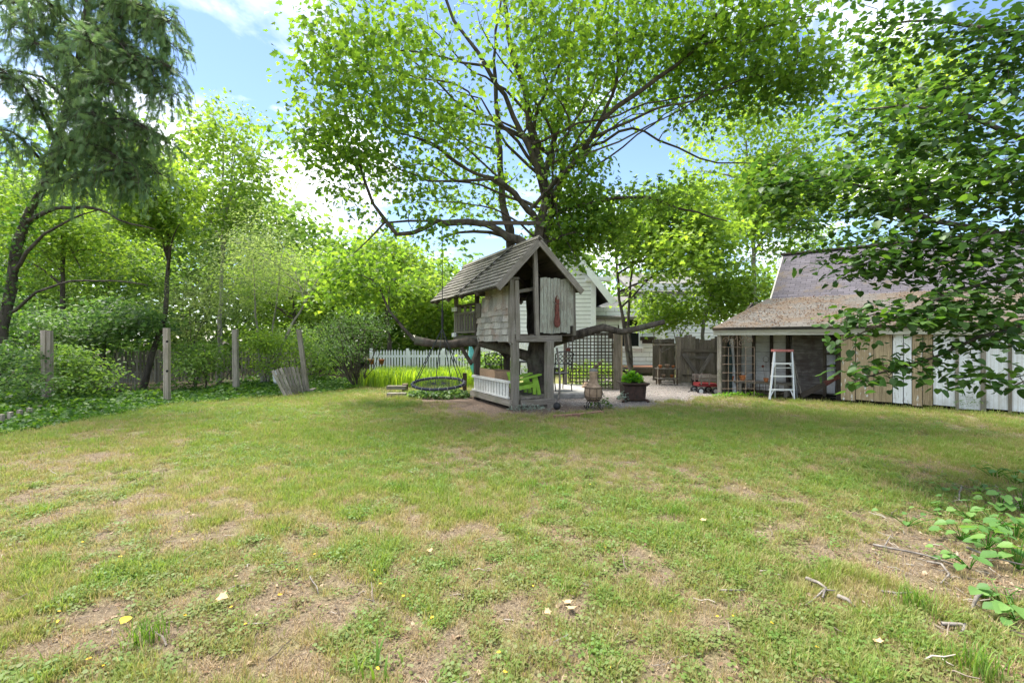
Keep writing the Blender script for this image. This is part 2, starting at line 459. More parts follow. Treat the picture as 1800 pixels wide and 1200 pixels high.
class MB:
    def __init__(self):
        self.v = []; self.f = []
    def add(self, vs, fs):
        n = len(self.v)
        self.v += [tuple(x) for x in vs]
        self.f += [tuple(i + n for i in f) for f in fs]
    def box(self, a, b):
        (x0, y0, z0), (x1, y1, z1) = a, b
        self.add([(x0, y0, z0), (x1, y0, z0), (x1, y1, z0), (x0, y1, z0), (x0, y0, z1), (x1, y0, z1), (x1, y1, z1), (x0, y1, z1)],
                 [(0, 3, 2, 1), (4, 5, 6, 7), (0, 1, 5, 4), (1, 2, 6, 5), (2, 3, 7, 6), (3, 0, 4, 7)])
    def bar(self, p, q, w, t, up=(0, 0, 1)):
        m = barmat(p, q, w, t, up)
        vs = [m @ Vector((x, y, z)) for x in (-.5, .5) for y in (-.5, .5) for z in (-.5, .5)]
        self.add(vs, [(0, 1, 3, 2), (4, 6, 7, 5), (0, 4, 5, 1), (2, 3, 7, 6), (0, 2, 6, 4), (1, 5, 7, 3)])
    def tube(self, pts, rad, n=8, caps=True):
        pts = [Vector(p) for p in pts]
        if not hasattr(rad, '__len__'):
            rad = [rad] * len(pts)
        vs = []; fs = []
        prev = None
        for i, p in enumerate(pts):
            d = (pts[min(i + 1, len(pts) - 1)] - pts[max(i - 1, 0)])
            if d.length < 1e-9: d = Vector((0, 0, 1))
            d.normalize()
            a = prev if prev is not None else Vector((1, 0.13, 0.07)) if abs(d.x) < 0.8 else Vector((0, 1, 0.1))
            a = (a - d * a.dot(d)).normalized(); prev = a
            b = d.cross(a)
            for k in range(n):
                t = 2 * math.pi * k / n
                vs.append(p + (a * math.cos(t) + b * math.sin(t)) * rad[i])
        for i in range(len(pts) - 1):
            for k in range(n):
                fs.append((i * n + k, i * n + (k + 1) % n, (i + 1) * n + (k + 1) % n, (i + 1) * n + k))
        if caps:
            fs.append(tuple(range(n))[::-1]); fs.append(tuple(range((len(pts) - 1) * n, len(pts) * n)))
        self.add(vs, fs)
    def ring(self, c, r, tr, n=32, m=8, ax=None, ay=None):
        c = Vector(c); ax = Vector(ax or (1, 0, 0)); ay = Vector(ay or (0, 1, 0)); az = ax.cross(ay)
        vs = []; fs = []
        for i in range(n):
            t = 2 * math.pi * i / n; d = ax * math.cos(t) + ay * math.sin(t)
            for k in range(m):
                s = 2 * math.pi * k / m
                vs.append(c + d * (r + tr * math.cos(s)) + az * tr * math.sin(s))
        for i in range(n):
            for k in range(m):
                fs.append((i * m + k, ((i + 1) % n) * m + k, ((i + 1) % n) * m + (k + 1) % m, i * m + (k + 1) % m))
        self.add(vs, fs)
    def lathe(self, c, prof, n=20, cap=True):
        c = Vector(c); vs = []; fs = []
        for r, z in prof:
            for k in range(n):
                t = 2 * math.pi * k / n
                vs.append(c + Vector((r * math.cos(t), r * math.sin(t), z)))
        for i in range(len(prof) - 1):
            for k in range(n):
                fs.append((i * n + k, i * n + (k + 1) % n, (i + 1) * n + (k + 1) % n, (i + 1) * n + k))
        if cap:
            fs.append(tuple(range(n))[::-1]); fs.append(tuple(range((len(prof) - 1) * n, len(prof) * n)))
        self.add(vs, fs)
    def prism(self, poly, off):
        """poly: list of Vectors, extruded by off"""
        n = len(poly); off = Vector(off)
        vs = [Vector(p) for p in poly] + [Vector(p) + off for p in poly]
        fs = [tuple(range(n))[::-1], tuple(range(n, 2 * n))]
        for i in range(n):
            fs.append((i, (i + 1) % n, n + (i + 1) % n, n + i))
        self.add(vs, fs)
    def build(self, name, mat, parent=None, base=None, smooth=False):
        base = Vector(base) if base is not None else (WM[parent.name].translation if parent is not None else Vector((0, 0, 0)))
        me = bpy.data.meshes.new(name)
        me.from_pydata([(x - base.x, y - base.y, z - base.z) for x, y, z in self.v], [], self.f)
        if smooth:
            me.polygons.foreach_set('use_smooth', [True] * len(me.polygons))
        me.update()
        return put(name, me, mat, parent, Matrix.Translation(base))

def barmat(p, q, w, t, up=(0, 0, 1)):
    p = Vector(p); q = Vector(q); x = q - p; L = max(x.length, 1e-6); x = x / L
    z = Vector(up); z = z - x * z.dot(x)
    if z.length < 1e-4:
        z = Vector((1, 0, 0)) if abs(x.x) < 0.9 else Vector((0, 1, 0)); z = z - x * z.dot(x)
    z.normalize(); y = z.cross(x)
    m = Matrix(((x.x * L, y.x * w, z.x * t, 0), (x.y * L, y.y * w, z.y * t, 0), (x.z * L, y.z * w, z.z * t, 0), (0, 0, 0, 1)))
    return Matrix.Translation((p + q) / 2) @ m

def rough_box(seed, amt, segs=4, taper=0.0, point=0.0):
    rr = random.Random(seed); vs = []; fs = []
    for i in range(segs + 1):
        x = -0.5 + i / segs
        dy = rr.uniform(-amt, amt); dz = rr.uniform(-amt, amt) * 0.8
        w = 0.5 * (1 - taper * (i / segs)) + rr.uniform(-amt, amt) * 0.5
        if point and i == segs: w = 0.5 * (1 - point)
        h = 0.5 + rr.uniform(-amt, amt) * 0.3
        ex = (rr.uniform(-.008, .008), rr.uniform(-.008, .008)) if i in (0, segs) else (0, 0)
        vs += [(x + ex[0], dy - w, dz - h), (x + ex[1], dy + w, dz - h), (x + ex[1], dy + w, dz + h), (x + ex[0], dy - w, dz + h)]
    for i in range(segs):
        a = i * 4
        for k in range(4):
            fs.append((a + k, a + (k + 1) % 4, a + 4 + (k + 1) % 4, a + 4 + k))
    fs.append((3, 2, 1, 0)); e = segs * 4; fs.append((e, e + 1, e + 2, e + 3))
    me = bpy.data.meshes.new('board'); me.from_pydata(vs, [], fs); me.update(); me.materials.append(None)
    return me
BOARD = [rough_box(i, 0.035) for i in range(6)]
STRAIGHT = [rough_box(20 + i, 0.008, 2) for i in range(3)]
PICKET = [rough_box(40 + i, 0.02, 5, 0, 0.85) for i in range(3)]
def fix_pickets():
    for me in PICKET:      # straight stick with a short pointed top
        for i, x in enumerate((-0.5, -0.2, 0.1, 0.3, 0.43, 0.5)):
            for k in range(4):
                me.vertices[i * 4 + k].co.x = x
fix_pickets()
SHINGLE = [rough_box(60 + i, 0.03, 1) for i in range(5)]
for me in SHINGLE:           # wedge: thin at the upper end
    for v_ in me.vertices:
        if v_.co.x > 0 and v_.co.z > 0:
            v_.co.z = -0.3

_k = [0]
def piece(name, p, q, w, t, mat, parent, up=(0, 0, 1), kind=BOARD):
    _k[0] += 1
    return put(name, kind[_k[0] % len(kind)], M[mat] if isinstance(mat, str) else mat, parent, barmat(p, q, w, t, up))

def ngon_disc(n):
    return [(math.cos(2 * math.pi * i / n), math.sin(2 * math.pi * i / n)) for i in range(n)]

# ------------------------------------------------------------------ leaves
def half_leaf(right, fold=0.22, droop=0.18):
    """right: outline points of the right half from base (0,0) to tip; mirrored; two faces folded on the midrib"""
    vs = []; idx = {}
    def vid(x, y):
        if (x, y) not in idx:
            idx[(x, y)] = len(vs); vs.append((x, y, abs(x) * fold - droop * y * y))
        return idx[(x, y)]
    r = [vid(*p) for p in right]
    l = [vid(-p[0], p[1]) if p[0] > 1e-6 else vid(*p) for p in right]
    return np.array(vs, float), [r, l[::-1]]
LEAF = {
    'maple': half_leaf([(0, 0), (.36, -.06), (.30, .18), (.60, .46), (.27, .48), (.24, .70), (0, 1.0)]),
    'round': half_leaf([(0, 0), (.26, -.09), (.46, .15), (.47, .45), (.27, .78), (0, 1.0)], 0.16, 0.22),
    'oval': half_leaf([(0, 0), (.26, .28), (.22, .68), (0, 1.0)]),
    'rhomb': half_leaf([(0, 0), (.33, .45), (0, 1.0)]),
    'narrow': half_leaf([(0, 0), (.12, .45), (0, 1.0)]),
}
def _spray(nn=8, ln=0.40, wid=0.055):
    vs = []; fs = []
    for i in range(nn):
        y = 0.06 + 0.9 * i / nn
        for sgn in (-1, 1):
            L = ln * (1 - 0.55 * y) ; n0 = len(vs)
            vs += [(0, y - wid, 0), (0, y + wid, 0.0), (sgn * L, y + L * 0.75, -0.10 * L - 0.05 * ((i * 7) % 3))]
            fs.append([n0, n0 + 1, n0 + 2] if sgn > 0 else [n0 + 1, n0, n0 + 2])
    n0 = len(vs); vs += [(-.03, 0, 0), (.03, 0, 0), (0, 1.1, -.1)]; fs.append([n0, n0 + 1, n0 + 2])
    return np.array(vs, float), fs
LEAF['spray'] = _spray()

def norm(a):
    return a / np.maximum(np.linalg.norm(a, axis=1, keepdims=True), 1e-9)

def leaf_frames(n, rng, out_dir=None, droop=0.5, flat=0.6):
    """tip directions and normals for n leaves"""
    t = rng.normal(size=(n, 3)); t[:, 2] = t[:, 2] * 0.35 - droop
    if out_dir is not None:
        t = t + out_dir * 0.8
    t = norm(t)
    nn = rng.normal(size=(n, 3)) * flat; nn[:, 2] += 1.0
    nn = nn - t * np.sum(nn * t, axis=1, keepdims=True)
    nn = norm(nn)
    return t, nn

def leaf_mesh(name, pos, t, nn, size, tint, kind):
    tv, tf = LEAF[kind]
    x = np.cross(t, nn)
    n = len(pos); k = len(tv)
    P = (pos[:, None, :] + size[:, None, None] * (tv[None, :, 0:1] * x[:, None, :] + tv[None, :, 1:2] * t[:, None, :] + tv[None, :, 2:3] * nn[:, None, :])).reshape(-1, 3)
    base = np.array([i for f in tf for i in f]); tot = np.array([len(f) for f in tf])
    loops = (base[None, :] + (np.arange(n) * k)[:, None]).ravel()
    totals = np.tile(tot, n)
    return np_mesh(name, P, loops, totals, np.repeat(tint, len(tf)))

_single = {}
def single_leaf_mesh(kind, i):
    key = (kind, i)
    if key not in _single:
        tv, tf = LEAF[kind]
        rr = np.random.default_rng(i + 90); tv = tv.copy(); tv[:, 2] += rr.normal(size=len(tv)) * 0.03; tv[:, :2] *= 1 + rr.normal(size=(len(tv), 2)) * 0.05
        _single[key] = np_mesh('leaf', tv, [j for f in tf for j in f], [len(f) for f in tf], np.full(len(tf), [0.25, 0.4, 0.55, 0.7, 0.9][i]))
    return _single[key]

def place_leaves(pos, t, nn, size, tint, kind, mat, parent, n_single=0, name='crown', sight=None):
    """the leaves that show largest are objects of their own, the rest one crown part"""
    keep = np.ones(len(pos), bool)
    if n_single:
        px = CX + F * pos[:, 0] / np.maximum(pos[:, 1], .1); py = HY - F * (pos[:, 2] - CH) / np.maximum(pos[:, 1], .1)
        inside = (px > 20) & (px < 1780) & (py > 15) & (py < 1150) & (pos[:, 1] > 1)
        score = np.where(inside, size / np.maximum(pos[:, 1], .1), 0)
        best = np.argsort(-score)[:n_single]
        best = best[score[best] > 0]
        x = np.cross(t, nn)
        for i in best:
            keep[i] = False
            s = size[i]
            mw = Matrix(((x[i, 0] * s, t[i, 0] * s, nn[i, 0] * s, pos[i, 0]), (x[i, 1] * s, t[i, 1] * s, nn[i, 1] * s, pos[i, 1]),
                         (x[i, 2] * s, t[i, 2] * s, nn[i, 2] * s, pos[i, 2]), (0, 0, 0, 1)))
            put('leaf', single_leaf_mesh(kind, min(4, int(tint[i] * 5))), mat, parent, mw)
    me = leaf_mesh(name, pos[keep], t[keep], nn[keep], size[keep], tint[keep], kind)
    o = put(name, me, mat, parent, Matrix())
    o['kind'] = 'stuff'
    return o

# ------------------------------------------------------------------ branches
def smooth_path(pts, step=0.3):
    P = [np.array(p, float) for p in pts]
    P = [2 * P[0] - P[1]] + P + [2 * P[-1] - P[-2]]
    out = []
    for i in range(1, len(P) - 2):
        n = max(1, int(np.linalg.norm(P[i + 1] - P[i]) / step))
        for k in range(n):
            u = k / n
            out.append(0.5 * (2 * P[i] + (P[i + 1] - P[i - 1]) * u + (2 * P[i - 1] - 5 * P[i] + 4 * P[i + 1] - P[i + 2]) * u * u + (-P[i - 1] + 3 * P[i] - 3 * P[i + 1] + P[i + 2]) * u ** 3))
    out.append(P[-2])
    return np.array(out)

def tubes_mesh(name, tubes):
    """tubes: list of (points (n,3), radii (n,), sides)"""
    Vs = []; Ls = []; Ts = []; off = 0
    for P, rad, m in tubes:
        n = len(P)
        d = np.gradient(P, axis=0) if n > 2 else np.repeat((P[-1:] - P[:1]), n, 0)
        d = norm(d)
        a = np.tile(np.array([[0.31, 0.95, 0.11]]), (n, 1)); a[np.abs(d[:, 1]) > 0.9] = (0.95, 0.1, 0.2)
        if np.any(np.abs(d[:, 1]) > 0.9): a[:] = (0.9, 0.1, 0.42)
        a = norm(a - d * np.sum(a * d, axis=1, keepdims=True)); b = np.cross(d, a)
        ang = 2 * np.pi * np.arange(m) / m
        ring = P[:, None, :] + rad[:, None, None] * (np.cos(ang)[None, :, None] * a[:, None, :] + np.sin(ang)[None, :, None] * b[:, None, :])
        Vs.append(ring.reshape(-1, 3))
        i = np.arange(n - 1)[:, None] * m; k = np.arange(m)[None, :]; k2 = (k + 1) % m
        q = np.stack([i + k, i + k2, i + m + k2, i + m + k], -1).reshape(-1) + off
        Ls.append(q); Ts.append(np.full((n - 1) * m, 4))
        Ls.append(np.arange(m) + off + (n - 1) * m); Ts.append([m])
        off += n * m
    return np_mesh(name, np.concatenate(Vs), np.concatenate(Ls), np.concatenate(Ts), None, True)

def wobble(P, amp, rng):
    n = len(P)
    if n < 4: return P
    j = rng.normal(size=(n, 3)) * amp
    j[0] = 0
    j = (j + np.roll(j, 1, 0) + np.roll(j, -1, 0)) / 2; j[0] = 0
    return P + j

def grow(limbs, clusters, rng, twig=0.010, wob=0.03, minr=0.004):
    """limbs: [(points, r0, r1)]; every leaf cluster is joined to the nearest wood by a curved twig"""
    tubes = []; nodes = []; nrad = []
    for pts, r0, r1 in limbs:
        P = wobble(smooth_path(pts, 0.28), wob, rng)
        if nodes:
            allp = np.concatenate(nodes); j = int(np.argmin(np.sum((allp - P[0]) ** 2, axis=1)))
            if np.linalg.norm(allp[j] - P[0]) < .6:
                sh = allp[j] - P[0]; fade = np.linspace(1, 0, len(P))[:, None] ** 2; P = P + sh * fade
        u = np.linspace(0, 1, len(P)); r = r0 + (r1 - r0) * u ** 0.8
        r = r * (1 + (0.10 if r0 < .1 else 0.26) * (rng.random(len(P)) - 0.5))
        tubes.append((P, r, 10 if r0 > 0.09 else 7))
        nodes.append(P); nrad.append(r)
    nodes = np.concatenate(nodes); nrad = np.concatenate(nrad)
    cap = len(nodes) + 3 * len(clusters) + 8
    ND = np.full((cap, 3), 1e6); ND[:len(nodes)] = nodes; NR = np.zeros(cap); NR[:len(nodes)] = nrad
    cnt = len(nodes)
    d0 = np.array([np.min(np.sum((nodes - c) ** 2, axis=1)) for c in clusters]) if len(clusters) else np.zeros(0)
    for ci in np.argsort(d0):
        c = clusters[ci]
        dv = ND[:cnt] - c
        d = np.sqrt(np.sum(dv * dv, axis=1)) + np.maximum(0, dv[:, 2]) * 0.35
        j = int(np.argmin(d)); a = ND[j]; L = float(np.linalg.norm(c - a))
        m1 = a + (c - a) * 0.35 + rng.normal(size=3) * 0.10 * L + np.array([0, 0, 0.06 * L])
        m2 = a + (c - a) * 0.7 + rng.normal(size=3) * 0.09 * L + np.array([0, 0, 0.05 * L])
        r0 = min(NR[j] * 0.75, twig * (0.5 + 0.8 * L)); r0 = max(r0, minr * 1.2)
        P = np.array([a, m1, m2, c])
        tubes.append((P, np.array([r0, r0 * 0.8, r0 * 0.62, minr]), 4))
        ND[cnt] = m1; ND[cnt + 1] = m2; ND[cnt + 2] = c
        NR[cnt] = r0 * .8; NR[cnt + 1] = r0 * .62; NR[cnt + 2] = max(minr, r0 * 0.5)
        cnt += 3
    return tubes

def px_clusters(regions, rng):
    """(px, py, rx, ry, Y, rY, n): points spread through a lump of crown that stands at distance Y"""
    out = []
    for px, py, rx, ry, Y, rY, n in regions:
        u = rng.normal(size=(n, 3)); u /= np.linalg.norm(u, axis=1, keepdims=True); u *= rng.random((n, 1)) ** 0.42
        y = Y + u[:, 1] * rY
        cxw = (px - CX) / F * Y; czw = CH - (py - HY) / F * Y
        x = cxw + u[:, 0] * rx / F * Y; z = czw + u[:, 2] * ry / F * Y
        out.append(np.stack([x, y, z], 1))
    return np.concatenate(out)

def foliage(clusters, per, sig, sigz, size, rng, droop=0.5, flat=0.6, vary=0.3):
    n = len(clusters)
    pos = np.repeat(clusters, per, 0)
    off = np.clip(rng.normal(size=(len(pos), 3)), -1.7, 1.7) * np.array([sig, sig, sigz]); pos = pos + off
    pos[:, 2] = np.maximum(pos[:, 2], 0.02)
    t, nn = leaf_frames(len(pos), rng, norm(off * np.array([1, 1, 0.3])), droop, flat)
    sz = size * (1 + vary * (rng.random(len(pos)) * 2 - 1))
    tint = np.clip(np.repeat(rng.random(n), per) * 0.45 + rng.random(len(pos)) * 0.55, 0, 1)
    return pos, t, nn, sz, tint

def tree(name, label, cat, base, limbs, clusters, per, sig, sigz, size, kind, leaf, barkm, seed, group=None, twig=0.010,
         droop=0.5, flat=0.6, n_single=0, crown='crown', wood_name='trunk', wob=0.03, minr=0.004, ntrunk=1):
    rng = np.random.default_rng(seed)
    root = thing(name, label, cat, base, group)
    tubes = grow(limbs, clusters, rng, twig, wob, minr)
    nl = len(limbs)
    put(wood_name, tubes_mesh(wood_name, tubes[:ntrunk]), M[barkm], root, Matrix())
    for i in range(ntrunk, nl):
        put('branch', tubes_mesh('branch', tubes[i:i + 1]), M[barkm], root, Matrix())
    if len(tubes) > nl:
        o = put('twigs', tubes_mesh('twigs', tubes[nl:]), M[barkm], root, Matrix()); o['kind'] = 'stuff'
    if len(clusters):
        pos, t, nn, sz, tint = foliage(clusters, per, sig, sigz, size, rng, droop, flat)
        place_leaves(pos, t, nn, sz, tint, kind, M[leaf], root, n_single, crown)
    return root

def pxl(*pts):
    return [tuple(at(*p)) for p in pts]

# ------------------------------------------------------------------ ground
def gauss(px, py, L):
    s = 0
    for cx, cy, sx, sy, a in L:
        s = s + a * np.exp(-0.5 * (((px - cx) / sx) ** 2 + ((py - cy) / sy) ** 2))
    return s
PATCH = [(900, 1150, 1200, 120, -.36), (400, 745, 420, 45, .22), (1450, 780, 300, 40, .2), (720, 862, 170, 26, .50), (300, 722, 250, 22, .35), (600, 765, 200, 26, .30), (1330, 762, 140, 26, .45), (1700, 775, 130, 22, .30),  # first entry: browner foreground turf, deepened to stand in for shade
         (560, 1020, 130, 60, .12), (1180, 895, 60, 12, .45), (1080, 1060, 260, 70, .10), (640, 940, 50, 40, .3), (1480, 850, 110, 18, .2),
         (350, 885, 170, 40, -.34), (800, 945, 130, 34, -.36), (560, 1060, 120, 36, -.30), (1300, 868, 120, 17, -.60), (120, 1130, 260, 50, -.22), (700, 1090, 200, 40, -.2),
         (1640, 1010, 120, 110, -.42), (1740, 900, 90, 60, -.45), (1560, 960, 80, 30, -.35), (860, 727, 90, 14, -.75), (1000, 722, 70, 12, -.5), (1200, 709, 170, 8, -.45),
         (1640, 735, 220, 9, -.35), (430, 770, 120, 14, -.15), (60, 830, 100, 40, -.2)]
def bed_edge(Y):
    return np.interp(Y, [0, 6.8, 10.0, 11.5, 12.3, 14.2, 15.5, 30], [-7.35, -7.5, -7.4, -5.9, -5.1, -4.3, -3.2, -3.0])
def fields(X, Y):
    px = CX + F * X / np.maximum(Y, 0.5); py = HY + F * CH / np.maximum(Y, 0.5)
    n = fbm(X * 0.9, Y * 0.9, 1, 5); n2 = fbm(X * 3.1, Y * 3.1, 4, 3); n3 = fbm(X * 9.0, Y * 9.0, 8, 2)
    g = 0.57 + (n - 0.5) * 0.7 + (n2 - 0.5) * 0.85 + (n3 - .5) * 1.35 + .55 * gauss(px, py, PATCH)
    wob = (n2 - 0.5) * 0.5 + (n - .5) * .5
    bed = np.clip((bed_edge(Y) + wob * 0.5 - X) * 5 + 0.5, 0, 1)
    bed = np.maximum(bed, np.clip((Y - 15.6 + wob) * 2, 0, 1) * (X < -2.3))
    e = lambda cx, cy, rx, ry: 1 - ((X - cx) / rx) ** 2 - ((Y - cy) / ry) ** 2
    gv = np.maximum.reduce([e(2.1, 11.0, 1.4, 1.5), e(3.2, 12.6, 1.9, 2.2), e(4.2, 15.0, 2.0, 4.0), e(4.5, 12.2, 1.2, .8)])
    gravel = np.clip((gv + wob * 1.1) * 3.0, 0, 1)
    dirt = np.clip((np.maximum.reduce([e(.1, 9.9, 1.9, 1.2), e(.9, 10.6, 1.7, 1.6), e(-1.2, 11, 1.2, .8)]) + wob * 1.2) * 2.2, 0, 1)
    # inside the shed: bare earth
    s = (X - SHED0.x) * SA.x + (Y - SHED0.y) * SA.y; d = (X - SHED0.x) * SB.x + (Y - SHED0.y) * SB.y
    shed = np.clip((d + 0.10 + wob * .3) * 6, 0, 1) * (s > -0.3)
    soil = np.maximum(bed, shed)
    return np.clip(g, 0, 1), gravel * (1 - bed), np.clip(dirt, 0, 1), soil

SHED0 = gr(1265, 693)
_a = gr(1800, 730) - SHED0
SA = Vector((_a.x, _a.y, 0)).normalized()          # along the shed front, towards the camera's right
SB = Vector((-SA.y, SA.x, 0))                      # into the shed

def ground_height(X, Y):
    return (fbm(X * 1.3, Y * 1.3, 21, 3) - 0.5) * 0.035 + (fbm(X * 6, Y * 6, 25, 2) - 0.5) * 0.02 - 0.005

def axis(lo, hi, step, far, g=1.25):
    a = list(np.arange(lo, hi, step)); s = step; x = a[-1]
    while x < far[1]:
        s *= g; x += s; a.append(x)
    s = step; x = a[0]; b = []
    while x > far[0]:
        s *= g; x -= s; b.append(x)
    return np.array(b[::-1] + a)
gx = axis(-11, 12, 0.065, (-320, 320)); gy = axis(1.3, 16.5, 0.065, (-60, 500))
GX, GY = np.meshgrid(gx, gy)
X_, Y_ = GX.ravel(), GY.ravel()
gz = ground_height(X_, Y_)
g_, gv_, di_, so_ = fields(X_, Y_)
nx, ny = len(gx), len(gy)
ii = (np.arange(ny - 1)[:, None] * nx + np.arange(nx - 1)[None, :]).ravel()
quads = np.stack([ii, ii + 1, ii + nx + 1, ii + nx], 1).ravel()
gme = np_mesh('ground', np.stack([X_, Y_, gz], 1), quads, np.full(len(ii), 4), None, True)
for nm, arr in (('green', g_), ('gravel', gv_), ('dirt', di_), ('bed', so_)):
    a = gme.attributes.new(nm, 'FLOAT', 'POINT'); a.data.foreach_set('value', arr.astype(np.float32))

def ground_material():
    m, nt, b, out = newmat('lawn_and_soil')
    def at_(n):
        a = nt.nodes.new('ShaderNodeAttribute'); a.attribute_name = n; return a.outputs['Fac']
    wp = worldpos(nt)
    f1 = noise(nt, wp, 55, 5, 0.75); f2 = noise(nt, wp, 13, 5, 0.65); f3 = noise(nt, wp, 160, 3, 0.7)
    thatch = ramp(nt, f1, [(0.30, (0.065, 0.048, 0.034)), (0.48, (0.185, 0.145, 0.098)), (0.70, (0.36, 0.295, 0.20))])
    thatch = mixc(nt, ramp(nt, f2, [(0.42, (0, 0, 0)), (0.66, (0.6,) * 3)]), thatch, (0.17, 0.125, 0.088))
    green = ramp(nt, f1, [(0.30, (0.10, 0.11, 0.037)), (0.52, (0.225, 0.23, 0.08)), (0.72, (0.35, 0.325, 0.145))])
    sm = N(nt, 'ShaderNodeMath', op='MULTIPLY_ADD'); sm.inputs[1].default_value = 0.55
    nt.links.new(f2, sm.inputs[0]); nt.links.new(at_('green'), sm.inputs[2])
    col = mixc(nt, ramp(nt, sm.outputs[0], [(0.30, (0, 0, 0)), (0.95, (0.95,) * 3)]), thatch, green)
    dirt = ramp(nt, f1, [(0.3, (0.10, 0.072, 0.055)), (0.55, (0.22, 0.165, 0.13)), (0.75, (0.38, 0.31, 0.25))])
    col = mixc(nt, at_('dirt'), col, dirt)
    vo = nt.nodes.new('ShaderNodeTexVoronoi'); vo.inputs['Scale'].default_value = 38
    nt.links.new(wp, vo.inputs['Vector'])
    gcol = mixc(nt, 0.55, ramp(nt, vo.outputs['Distance'], [(0.1, (0.38, 0.345, 0.32)), (0.6, (0.13, 0.115, 0.105))]), vo.outputs['Color'], 'MULTIPLY')
    gcol = mixc(nt, 0.72, gcol, ramp(nt, f3, [(0.3, (0.16, 0.14, 0.125)), (0.7, (0.37, 0.33, 0.305))]))
    col = mixc(nt, at_('gravel'), col, gcol)
    bed = ramp(nt, f1, [(0.3, (0.022, 0.02, 0.012)), (0.6, (0.055, 0.048, 0.03)), (0.8, (0.10, 0.085, 0.055))])
    col = mixc(nt, at_('bed'), col, bed)
    nt.links.new(col, b.inputs['Base Color'])
    b.inputs['Roughness'].default_value = 0.95; b.inputs['Specular IOR Level'].default_value = 0.1
    bump(nt, b, f1, 0.9, 0.03)
    return m
M['ground'] = ground_material()
ground = put('ground', gme, M['ground']); tag(ground, 'patchy short lawn with bare soil and a gravel path', 'ground', kind='structure')

# ------------------------------------------------------------------ scattered stuff (geometry nodes instances)
def blade_tuft(seed, n, rad, h0, h1, w, lean, round_leaf=False):
    rr = random.Random(seed); vs = []; fs = []
    for i in range(n):
        a = rr.uniform(0, 6.283); r = rad * math.sqrt(rr.random()); x, y = r * math.cos(a), r * math.sin(a)
        b = a + rr.uniform(-1.2, 1.2); h = rr.uniform(h0, h1); l = lean * rr.uniform(.3, 1.2) * h
        dx, dy = math.cos(b), math.sin(b); sx, sy = -dy, dx; n0 = len(vs)
        if round_leaf:
            s = w * rr.uniform(.7, 1.3); z = h
            for k in range(6):
                t = k * math.pi / 3
                vs.append((x + s * math.cos(t), y + s * math.sin(t), z + s * .35 * math.cos(t + b)))
            fs.append(tuple(range(n0, n0 + 6)))
        else:
            ww = w * rr.uniform(.7, 1.2)
            vs += [(x - sx * ww, y - sy * ww, -0.01), (x + sx * ww, y + sy * ww, -0.01),
                   (x + dx * l * .4 + sx * ww * .8, y + dy * l * .4 + sy * ww * .8, h * .6), (x + dx * l * .4 - sx * ww * .8, y + dy * l * .4 - sy * ww * .8, h * .6),
                   (x + dx * l, y + dy * l, h)]
            fs += [(n0, n0 + 1, n0 + 2, n0 + 3), (n0 + 3, n0 + 2, n0 + 4)]
    me = bpy.data.meshes.new('tuft'); me.from_pydata(vs, [], fs); me.update()
    return me
def rock_mesh(seed):
    rr = random.Random(seed)
    vs = []; fs = []
    for z, r in ((-.4, .7), (.1, 1.0), (.5, .6)):
        for k in range(6):
            t = k * math.pi / 3 + rr.uniform(-.2, .2); q = r * rr.uniform(.75, 1.1)
            vs.append((q * math.cos(t), q * math.sin(t) * .8, z * rr.uniform(.7, 1.1)))
    for i in range(2):
        for k in range(6):
            fs.append((i * 6 + k, i * 6 + (k + 1) % 6, i * 6 + 6 + (k + 1) % 6, i * 6 + 6 + k))
    fs.append((12, 13, 14, 15, 16, 17))
    me = bpy.data.meshes.new('pebble'); me.from_pydata(vs, [], fs); me.update(); return me

def proto_collection(name, items):
    c = bpy.data.collections.new(name)
    for i, (me, mat) in enumerate(items):
        me.materials.clear(); me.materials.append(M[mat])
        o = bpy.data.objects.new('%s_%02d' % (name, i), me); c.objects.link(o)
    return c

